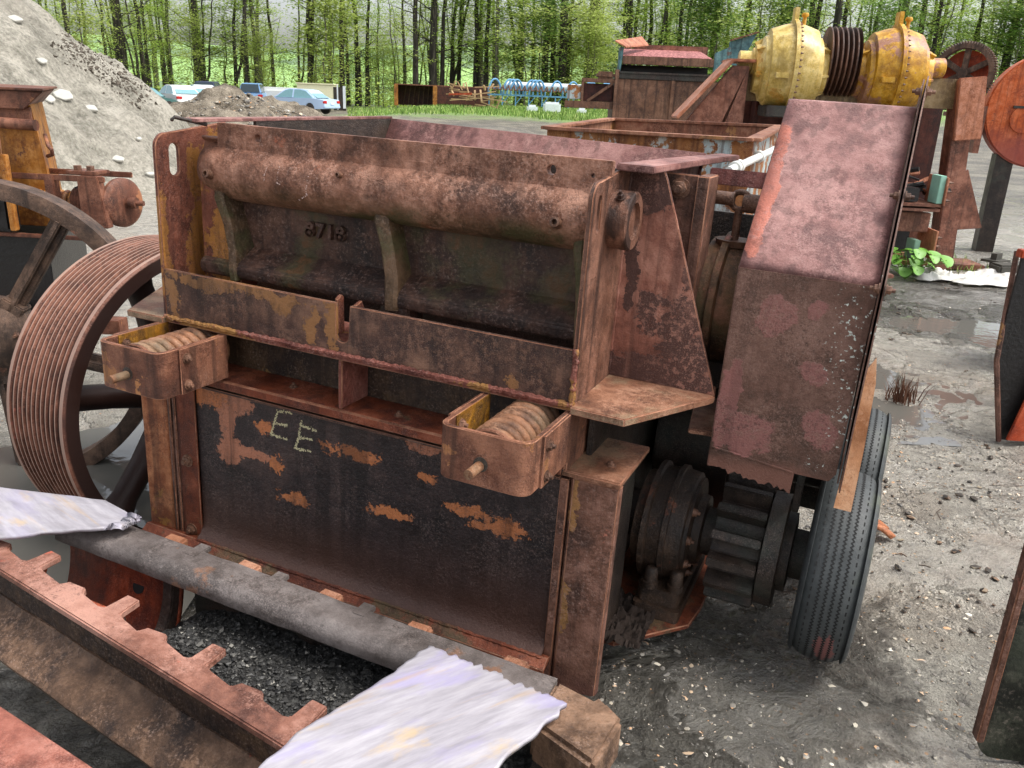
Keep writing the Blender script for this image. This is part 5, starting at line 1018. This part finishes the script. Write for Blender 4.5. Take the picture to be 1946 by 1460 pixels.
tag(dh, 'pointed brown rubble heap in front of the parked cars', 'dirt heap')
def sand_z(x, y): return max(0, 6.9*(1-(math.hypot(x+13.2, y-14.2)/8.4)**.95))
m_frag = plain('white_fragment', rgb(178, 176, 168), .7, .003); rnd = random.Random(21)
fr = None; D_G = bpy.context.evaluated_depsgraph_get(); D_G.update()
def hit(px, py):
    ok, loc, nrm, i, ob, mm = S.ray_cast(D_G, CAM, ray(px, py).normalized()); return (loc, nrm, ob) if ok else (None, None, None)
frp = [(120, 185, 55, 'large white flat slab on the sand above the crusher hopper'), (92, 192, 35, 'white slab leaning half hidden behind the crusher hopper collar'), (172, 210, 38, 'pale pointed slab standing on the middle of the sand slope'), (222, 305, 32, 'white slab low on the sand near the slotted plate'), (262, 268, 20, 'small flat pale stone on the sand beside the slotted plate'),
       (75, 118, 30, 'cream slab on the upper sand slope'), (285, 335, 26, 'pale flat stone at the sand foot beside the slotted plate'), (30, 40, 34, 'crumpled pale bundle near the top left corner of the sand')]
for i, (px, py, s, lb) in enumerate(frp):
    p, nr, ob_ = hit(px, py)
    if p is None or not ob_.name.startswith(('sand', 'ground')):
        p = at(px, py, 10); nr = Vector((.3, -.5, .8))
    sz = s/1590*(p-CAM).length*.36; mb = MB(); k = 7; o = [(sz*rnd.uniform(.6, 1.1)*math.cos(a*2*PI/k), sz*.6*rnd.uniform(.6, 1.1)*math.sin(a*2*PI/k)) for a in range(k)]
    q = mb.plate(o, 2, -.02, .03).build('white_slab', m_frag, None, bevel=.008, rough=.01); q.location = p+nr*.03; q.rotation_euler = (nr+Vector((rnd.uniform(-.3, .3), -.4, .1))).to_track_quat('Z', 'Y').to_euler(); tag(q, lb, 'slab', 'pale slabs on the sand pile')
# loose roots and clods along the ridge of the sand pile
mb = MB(); m_cl = plain('dark_clods', rgb(92, 84, 74), .95, .01)
for k in range(700):
    t = rnd.random(); px = 120+t*150+rnd.gauss(0, 12); py = 78+t*100+rnd.gauss(0, 15)
    p, nr, ob_ = hit(px, py)
    if p is None or not ob_.name.startswith('sand'): continue
    s = .010*6**(rnd.random()**1.7); q = Matrix.Rotation(rnd.random()*6, 4, 'Z') @ Matrix.Rotation(rnd.random()*6, 4, 'X'); q.translation = p
    mb.add([(s, 0, 0), (-s*.8, s*.4, 0), (-s*.5, -s, .1*s), (0, 0, s*.7), (0, .1*s, -s*.5)], [(0, 1, 3), (1, 2, 3), (2, 0, 3), (1, 0, 4), (2, 1, 4), (0, 2, 4)], q)
if mb.v: tag(mb.build('clods', m_cl, None, 0, smooth=0), 'dark clods and root scraps along the ridge of the sand pile', 'clods', kind='stuff')
# gravel scattered over mud, pile foot and heap
def rocks(name, n, place, smin, smax, mat, seed, label):
    rnd = random.Random(seed); mb = MB(); ico = [(0, 0, 1), (.89, 0, .45), (.28, .85, .45), (-.72, .53, .45), (-.72, -.53, .45), (.28, -.85, .45), (.72, .53, -.3), (-.28, .85, -.3), (-.89, 0, -.3), (-.28, -.85, -.3), (.72, -.53, -.3)]
    fc_ = [(0, 1, 2), (0, 2, 3), (0, 3, 4), (0, 4, 5), (0, 5, 1), (1, 6, 2), (2, 7, 3), (3, 8, 4), (4, 9, 5), (5, 10, 1), (2, 6, 7), (3, 7, 8), (4, 8, 9), (5, 9, 10), (1, 10, 6)]
    for _ in range(n):
        p = place(rnd)
        if p is None: continue
        s = smin*(smax/smin)**(rnd.random()**2.2); q = Matrix.Rotation(rnd.random()*6.3, 4, 'Z') @ Matrix.Rotation(rnd.uniform(-.4, .4), 4, 'X') @ Matrix.Diagonal((s*rnd.uniform(.7, 1.5), s*rnd.uniform(.6, 1.), s*rnd.uniform(.35, .7), 1)); q.translation = p
        mb.add([(a*rnd.uniform(.8, 1.2), b*rnd.uniform(.8, 1.2), c*rnd.uniform(.8, 1.2)) for a, b, c in ico], fc_, q)
    return tag(mb.build(name, mat, None, 0, smooth=25), label, 'gravel', kind='stuff')
st = N('gravel_stone'); oi = st.n('ShaderNodeNewGeometry').outputs['Random Per Island']; st.put(st.b.inputs['Base Color'], st.ramp(oi, [(0, rgb(56, 54, 52)), (.35, rgb(106, 102, 96)), (.7, rgb(140, 134, 124)), (.85, rgb(176, 168, 150)), (.93, rgb(196, 148, 104)), (.97, rgb(212, 206, 190))])); st.b.inputs['Roughness'].default_value = .55
def pl_near(r):
    if r.random() < .75: x, y = r.uniform(.3, 2.6), r.uniform(1.6, 5)
    else: x, y = r.uniform(-3.4, 5), r.uniform(1.2, 12)
    if N2(x, y, 2.3, 11) < -.12 and r.random() < .8: return None
    return (x, y, H(x, y)-.012)
rocks('gravel', 17000, pl_near, .0018, .013, st.m, 5, 'small mixed stones pressed into the wet grey mud')
cm = N('black_crumb'); oi = cm.n('ShaderNodeNewGeometry').outputs['Random Per Island']; cm.put(cm.b.inputs['Base Color'], cm.ramp(oi, [(0, rgb(22, 22, 22)), (.8, rgb(58, 57, 55)), (.97, rgb(96, 94, 90)), (1, rgb(160, 156, 146))])); cm.b.inputs['Roughness'].default_value = .5
def pl_fill(r):
    x = r.uniform(-1.13, -.05); f = fy(x); y = r.uniform(f, -.385); z = .195+.04*noise.noise(Vector((x*3, y*5, 1)))+.018*noise.noise(Vector((x*17, y*17, 2)))+.004-.04*max(0, (-1.05-x)/.12); return mpt(x, y, z)
rocks('black_crumbs', 5200, pl_fill, .0025, .011, cm.m, 16, 'black grit crumbs on the dirt between the two rails')
def pl_heap(r):
    a = r.uniform(PI, 2*PI); q = math.sqrt(r.random())*4.4; x, y = -7.6+q*math.cos(a), 23+q*math.sin(a); z = 1.62*(1-(q/4.9)**.9)-.08; return (x, y, z)
rocks('rubble', 2600, pl_heap, .015, .09, st.m, 6, 'broken stones and clods covering the brown heap')
def pl_mid(r):
    x, y = r.uniform(.6, 4.6), r.uniform(2.2, 9)
    return (x, y, H(x, y)-.006) if N2(x, y, 1.6, 21) > .12 else None
dkm = N('debris'); oi = dkm.n('ShaderNodeNewGeometry').outputs['Random Per Island']; dkm.put(dkm.b.inputs['Base Color'], dkm.ramp(oi, [(0, rgb(34, 31, 28)), (.6, rgb(70, 62, 54)), (.9, rgb(120, 92, 70)), (1, rgb(150, 140, 120))])); dkm.b.inputs['Roughness'].default_value = .6
rocks('debris', 5200, pl_mid, .003, .02, dkm.m, 15, 'dark clods, bark and rust crumbs scattered on the grey mud')
def tw(r):
    p = pl_mid(r); return p
rnd = random.Random(61); mb = MB()
for _ in range(150):
    p = tw(rnd)
    if p is None: continue
    a = rnd.random()*6.3; L = rnd.uniform(.03, .12); q = Vector(p)+Vector((0, 0, .008)); mb.tube([q, q+Vector((math.cos(a)*L*.5, math.sin(a)*L*.5, .006)), q+Vector((math.cos(a+.3)*L, math.sin(a+.3)*L, 0))], rnd.uniform(.0012, .003), 4)
tag(mb.build('twigs', dkm.m, None, 0), 'thin twigs and bark slivers scattered on the mud', 'twigs', kind='stuff')
# things on the mud
sc_ = MB(); rows = []
for i in range(12):
    rows.append([(-.06+.16*j/11+.02*math.sin(i*.6), -.06+.12*i/11, .02+.04*math.sin(PI*j/11)+.01*math.sin(i)) for j in range(12)])
o = sc_.grid(rows).build('rust_flake', rust('rust_orange_scrap', rgb(150, 92, 66), rgb(186, 124, 96), rgb(198, 144, 116), seed=90), None, solid=.008); o.location = (1.50, 3.13, .01); o.rotation_euler.z = -.3
tag(o, 'curved orange rusty scrap plate on the mud just right of the front tyre', 'scrap')
def sheet(name, cx, cy, w, d, seed, label, mat):
    rows = []; rnd = random.Random(seed)
    for i in range(40):
        r = []
        for j in range(70):
            u, v_ = j/69, i/39; x = cx+w*(u-.5)+.06*N2(u*4, v_*3, 1, seed); y = cy+d*(v_-.5)*(1-.4*abs(u-.5))+.12*N2(u*3, 0, 1, seed+4)
            e = min(u, 1-u, v_, 1-v_)*6; z = H(x, y)+.012+min(1, e)*(.13*abs(noise.noise(Vector((u*3.2+v_*2, v_*2, seed))))+.035*abs(noise.noise(Vector((u*8-v_*4, v_*6, seed+2))))+.02)
            r.append((x, y, z))
        rows.append(r)
    return tag(MB().grid(rows).build(name, mat, None, 0, smooth=50, solid=.004), label, 'sheet')
m_sh = plain('dirty_white_sheet', rgb(205, 203, 196), .45, .004, 30, .12)
sheet('plastic_sheet', 4.95, 8.75, .95, .6, 3, 'crumpled off white plastic sheet lying on the mud, the wider one', m_sh); sheet('plastic_sheet', 4.42, 8.8, .5, .4, 8, 'smaller crumpled whitish sheet lying beside the leafy plant', m_sh)
sheet('plastic_sheet', 5.45, 9.2, .6, .5, 12, 'greyish folded sheet at the right behind the wide white sheet', plain('grey_sheet', rgb(172, 168, 156), .6, .003))
leafm = N('broad_leaf'); leafm.put(leafm.b.inputs['Base Color'], leafm.mix(leafm.noise(9, 3), rgb(78, 128, 46), rgb(128, 176, 76))); leafm.b.inputs['Roughness'].default_value = .45; leafm.b.inputs['Subsurface Weight'].default_value = 0
rnd = random.Random(4); pt = empty('leafy_plant', (4.08, 8.72, 0), label='low plant with broad round bright green leaves below the brown frame', cat='plant')
mb = MB(); stm = MB()
for k in range(34):
    a = rnd.random()*2*PI; r_ = rnd.uniform(.05, .34); h = rnd.uniform(.08, .3); c = Vector((r_*math.cos(a)*1.2, r_*math.sin(a)*.8, h)); s = rnd.uniform(.05, .085); n_ = Vector((.5*math.cos(a), .5*math.sin(a)-.35, 1)).normalized(); q = n_.to_track_quat('Z', 'Y').to_matrix().to_4x4(); q.translation = c
    mb.add([(0, 0, -.01)]+[(s*(1+.12*math.cos(3*t))*math.cos(t), s*math.sin(t), .012*math.cos(2*t)) for t in [i*PI/6 for i in range(12)]], [(0, i+1, (i+1) % 12+1) for i in range(12)], q); stm.tube([(0, 0, 0), c*.5+Vector((0, 0, .04)), c], .004, 5)
mb.build('leaves', leafm.m, pt, 0, smooth=60); stm.build('stems', leafm.m, pt, 0)
def blades(name, n, place, hmin, hmax, w, mat, seed, label, cat='grass', kind='stuff'):
    rnd = random.Random(seed); mb = MB()
    for _ in range(n):
        p = place(rnd)
        if p is None: continue
        h = rnd.uniform(hmin, hmax); a = rnd.random()*2*PI; l = rnd.uniform(.1, .5)*h; dx, dy = math.cos(a)*l, math.sin(a)*l; b = rnd.random()*PI; wx, wy = math.cos(b)*w, math.sin(b)*w; x, y, z = p
        mb.add([(x-wx, y-wy, z), (x+wx, y+wy, z), (x+wx*.7+dx*.4, y+wy*.7+dy*.4, z+h*.6), (x-wx*.7+dx*.4, y-wy*.7+dy*.4, z+h*.6), (x+dx, y+dy, z+h)], [(0, 1, 2, 3), (3, 2, 4)])
    return tag(mb.build(name, mat, None, 0, smooth=0), label, cat, kind=kind)
gm_ = N('grass_blade'); oi = gm_.n('ShaderNodeNewGeometry').outputs['Random Per Island']; gm_.put(gm_.b.inputs['Base Color'], gm_.ramp(oi, [(0, rgb(84, 112, 46)), (.6, rgb(126, 158, 72)), (1, rgb(176, 188, 114))])); gm_.b.inputs['Roughness'].default_value = .7
def pg(r):
    y = r.uniform(47, 72)**1.0; x = r.uniform(-11, 14)*y/55
    return (x, y, H(x, y)-.05) if N2(x, y, .15, 3)+.6*ss((y-44)/8)-.25 > r.random()*.3 else None
blades('grass', 26000, pg, .1, .34, .03, gm_.m, 7, 'bright green tall grass strip before the wood')
def pw_(r): a = r.gauss(0, 1); return (5.0+.16*r.gauss(0, 1), 9.8+.4*r.gauss(0, 1), H(5, 9.8)-.03)
blades('weeds', 420, pw_, .03, .16, .006, gm_.m, 8, 'ragged green weeds growing along the foot of the brown leg', 'weeds')
def pw2(r): return (5.35+.16*r.gauss(0, 1), 9.2+.3*r.gauss(0, 1), H(5.3, 9.2)-.03) if r.random() < .5 else (6.0+.2*r.gauss(0, 1), 9.0+.2*r.gauss(0, 1), H(6, 9)-.03)
def dw(r): return (2.42+.04*r.gauss(0, 1), 4.9+.05*r.gauss(0, 1), H(2.42, 4.9)-.02)
blades('dry_weed', 110, dw, .06, .2, .004, plain('dry_stalk', rgb(104, 70, 52), .8), 9, 'small dry brown weed tuft alone on the wet mud', 'weeds', kind='stuff')
# ------------------------------------------------------------------ wood
bk = N('bark'); b1 = bk.noise(1, 6, .65, bk.map((9, 9, 1.2))); bk.put(bk.b.inputs['Base Color'], bk.ramp(b1, [(.35, rgb(34, 30, 28)), (.55, rgb(64, 58, 52)), (.7, rgb(104, 98, 88))])); bk.b.inputs['Roughness'].default_value = .9
bk2 = N('grey_bark'); b1 = bk2.noise(1, 6, .65, bk2.map((9, 9, 1.2))); bk2.put(bk2.b.inputs['Base Color'], bk2.ramp(b1, [(.35, rgb(76, 72, 64)), (.55, rgb(112, 106, 94)), (.7, rgb(146, 142, 128))])); bk2.b.inputs['Roughness'].default_value = .9
def leafmat(nm, cols):
    n = N(nm); oi = n.n('ShaderNodeNewGeometry').outputs['Random Per Island']; ob_ = n.n('ShaderNodeObjectInfo').outputs['Random']
    c = n.ramp(n.ma('MULTIPLY_ADD', oi, .7, n.ma('MULTIPLY', ob_, .3)), [(0, cols[0]), (.5, cols[1]), (1, cols[2])])
    tr = n.n('ShaderNodeBsdfTranslucent'); df = n.n('ShaderNodeBsdfDiffuse'); mx = n.n('ShaderNodeMixShader'); mx.inputs[0].default_value = .5
    n.put(tr.inputs[0], c); n.put(df.inputs[0], c); n.t.links.new(df.outputs[0], mx.inputs[1]); n.t.links.new(tr.outputs[0], mx.inputs[2])
    n.t.links.new(mx.outputs[0], n.t.nodes['Material Output'].inputs[0]); return n.m
lf = [leafmat('leaf_spring', (rgb(120, 148, 60), rgb(166, 192, 90), rgb(206, 220, 128))), leafmat('leaf_yellow', (rgb(126, 142, 66), rgb(168, 184, 98), rgb(204, 212, 138))), leafmat('leaf_deep', (rgb(74, 102, 52), rgb(110, 138, 70), rgb(150, 174, 100)))]
def tree(nm, seed, hgt, r0, lean, nleaf, lowest, bark, leaf, spread=3.2, fork=False):
    r = random.Random(seed); root = empty(nm, (0, 0, 0)); mb = MB()
    pts = [Vector((lean*t*t*hgt*.12+.25*r.uniform(-1, 1)*t, .25*r.uniform(-1, 1)*t, hgt*t)) for t in [i/10 for i in range(11)]]; pts[0].z = -.6
    rad = [r0*(1.35 if i == 0 else 1.05-.85*i/10) for i in range(11)]
    mb.tube(pts, rad, 9)
    if fork:
        p2 = [pts[1]+Vector((.0, 0, 0))]+[pts[i]+Vector((.35*i*.6+.2*r.random(), .3, 0)) for i in range(2, 11)]; mb.tube(p2, [x*.75 for x in rad[1:]], 8)
    cl = []
    for k in range(26):
        t = r.uniform(lowest, .97); i = int(t*10); p = pts[i].lerp(pts[min(10, i+1)], t*10-i); a = r.random()*2*PI; L = spread*r.uniform(.35, 1)*(1.15-.6*t); up = r.uniform(.1, .9)
        q = [p, p+Vector((math.cos(a)*L*.5, math.sin(a)*L*.5, up*L*.3)), p+Vector((math.cos(a+.3)*L, math.sin(a+.3)*L, up*L*.75))]; rr = r0*.22*(1-t*.6)
        mb.tube(q, [rr, rr*.6, rr*.25], 5)
        for _ in range(5): 
            u = r.uniform(.35, 1.05); b = q[0].lerp(q[2], u); cl.append(b+Vector((r.gauss(0, .5), r.gauss(0, .5), r.gauss(0, .25)))); 
            if r.random() < .5: mb.tube([q[1], b*.5+cl[-1]*.5, cl[-1]], [rr*.35, rr*.2, rr*.12], 4)
    mb.build('trunk', bark, root, 0, smooth=60)
    lm_ = MB(); per = max(1, nleaf//len(cl))
    for c in cl:
        rx = r.uniform(.35, .9); rz = rx*.3
        for _ in range(per):
            p = c+Vector((r.gauss(0, rx), r.gauss(0, rx), r.gauss(0, rz))); s = r.uniform(.055, .125); a = r.random()*6.3; tl = r.uniform(-.7, .7); q = Matrix.Rotation(a, 4, 'Z') @ Matrix.Rotation(tl, 4, 'X'); q.translation = p
            lm_.add([(-s, -s*.5, 0), (s*.2, -s*.75, .02), (s*1.1, 0, 0), (.1*s, s*.7, .02)], [(0, 1, 2, 3)], q)
    lm_.build('crown', leaf, root, 0, smooth=0); return root
specs = [('bare_trunk_tree', 1, 19, .26, .3, 3200, .20, bk.m, lf[0], 3.2, False, 'tall dark trunk tree with sparse spring leaves high up, in the wood'),
         ('bare_trunk_tree', 2, 21, .34, -.4, 3200, .18, bk.m, lf[1], 3.6, False, 'thick black trunk tree with yellowish spring leaves, in the wood'),
         ('forked_tree', 3, 18, .22, .6, 3200, .15, bk.m, lf[0], 3.4, True, 'forked dark tree with two stems rising from one base, in the wood'),
         ('slim_tree', 4, 15, .13, -.8, 3200, .08, bk2.m, lf[0], 2.6, False, 'slim grey leaning tree with light green leaves, in the wood'),
         ('sapling_tree', 5, 8, .07, .5, 3400, .06, bk2.m, lf[1], 2.2, False, 'young thin sapling thick with bright yellow green leaves at the wood edge'),
         ('sapling_tree', 6, 6.5, .06, -.3, 3400, .05, bk2.m, lf[2], 2.4, False, 'bushy low understory tree with deeper green leaves at the wood edge')]
protos = [tree(*s_[:11]) for s_ in specs]
rnd = random.Random(77); used = [False]*6; cnt = 0
def put(k, x, y, sc=1., label=None):
    global cnt
    o = protos[k] if not used[k] else copy_tree(protos[k]); used[k] = True; o.location = (x, y, H(x, y)-.1); o.rotation_euler = (0, 0, rnd.random()*6.3); o.scale = (sc, sc, sc*rnd.uniform(.9, 1.1))
    tag(o, label or specs[k][11], 'tree', 'trees of the wood behind the yard'); cnt += 1
# the clearest trunks of the photograph
for px, k, y, s_ in ((62, 0, 76, .9), (140, 1, 78, .8), (240, 1, 80, 1.), (275, 0, 82, .9), (325, 0, 90, .9), (375, 1, 84, .9), (448, 2, 84, .9), (470, 0, 80, .9), (520, 0, 90, .8), (590, 2, 77, 1.3), (650, 0, 82, 1.), (680, 0, 86, 1.), (698, 0, 86, .9), (790, 1, 79, .85), (822, 1, 80, 1.1), (840, 0, 81, .9), (858, 2, 84, 1.), (904, 0, 82, 1.0), (922, 0, 84, .9), (945, 3, 80, 1.4), (990, 2, 83, 1.2), (1034, 1, 79, 1.0), (1050, 0, 80, 1.0), (1068, 1, 78, 1.25), (1078, 0, 82, .9), (1126, 1, 80, 1.), (1192, 0, 82, 1.1), (1230, 0, 88, 1.), (1283, 2, 84, 1.2), (1345, 0, 86, 1.), (1475, 0, 84, .9), (1535, 1, 84, .9), (1574, 1, 80, 1.1), (1735, 1, 84, 1.), (1770, 0, 88, 1.), (1840, 0, 80, .9), (1905, 1, 78, 1.2)):
    p = at(px, 150, y); put(k, p.x, y, s_)
for _ in range(188):
    y = rnd.uniform(80, 132); x = rnd.uniform(-.62, .62)*y
    put(rnd.choice([0, 0, 0, 1, 2, 3, 3]), x, y, rnd.uniform(.62, 1.05))
for _ in range(58):
    y = rnd.choice([rnd.uniform(73, 80), rnd.uniform(80, 120)]); x = rnd.uniform(-.62, .62)*y
    put(rnd.choice([4, 4, 5]), x, y, rnd.uniform(.7, 1.5))
# undergrowth at the foot of the wood
ug = MB(); r = random.Random(31)
for _ in range(520):
    y = r.uniform(72, 118); x = r.uniform(-.63, .63)*y; s0 = r.uniform(.5, 1.5); z0_ = H(x, y)
    if -9 < x < 7 and y < 73: continue
    for __ in range(70):
        p = Vector((x+r.gauss(0, s0), y+r.gauss(0, s0), z0_+abs(r.gauss(0, s0*.8)))); s = r.uniform(.06, .15); q = Matrix.Rotation(r.random()*6.3, 4, 'Z') @ Matrix.Rotation(r.uniform(-1, 1), 4, 'X'); q.translation = p
        ug.add([(-s, -s*.6, 0), (s, -s*.5, 0), (s*.8, s*.6, 0), (-s*.5, s*.5, 0)], [(0, 1, 2, 3)], q)
tag(ug.build('undergrowth', lf[0], None, 0, smooth=0), 'tangled light green undergrowth along the foot of the wood', 'undergrowth', kind='stuff')
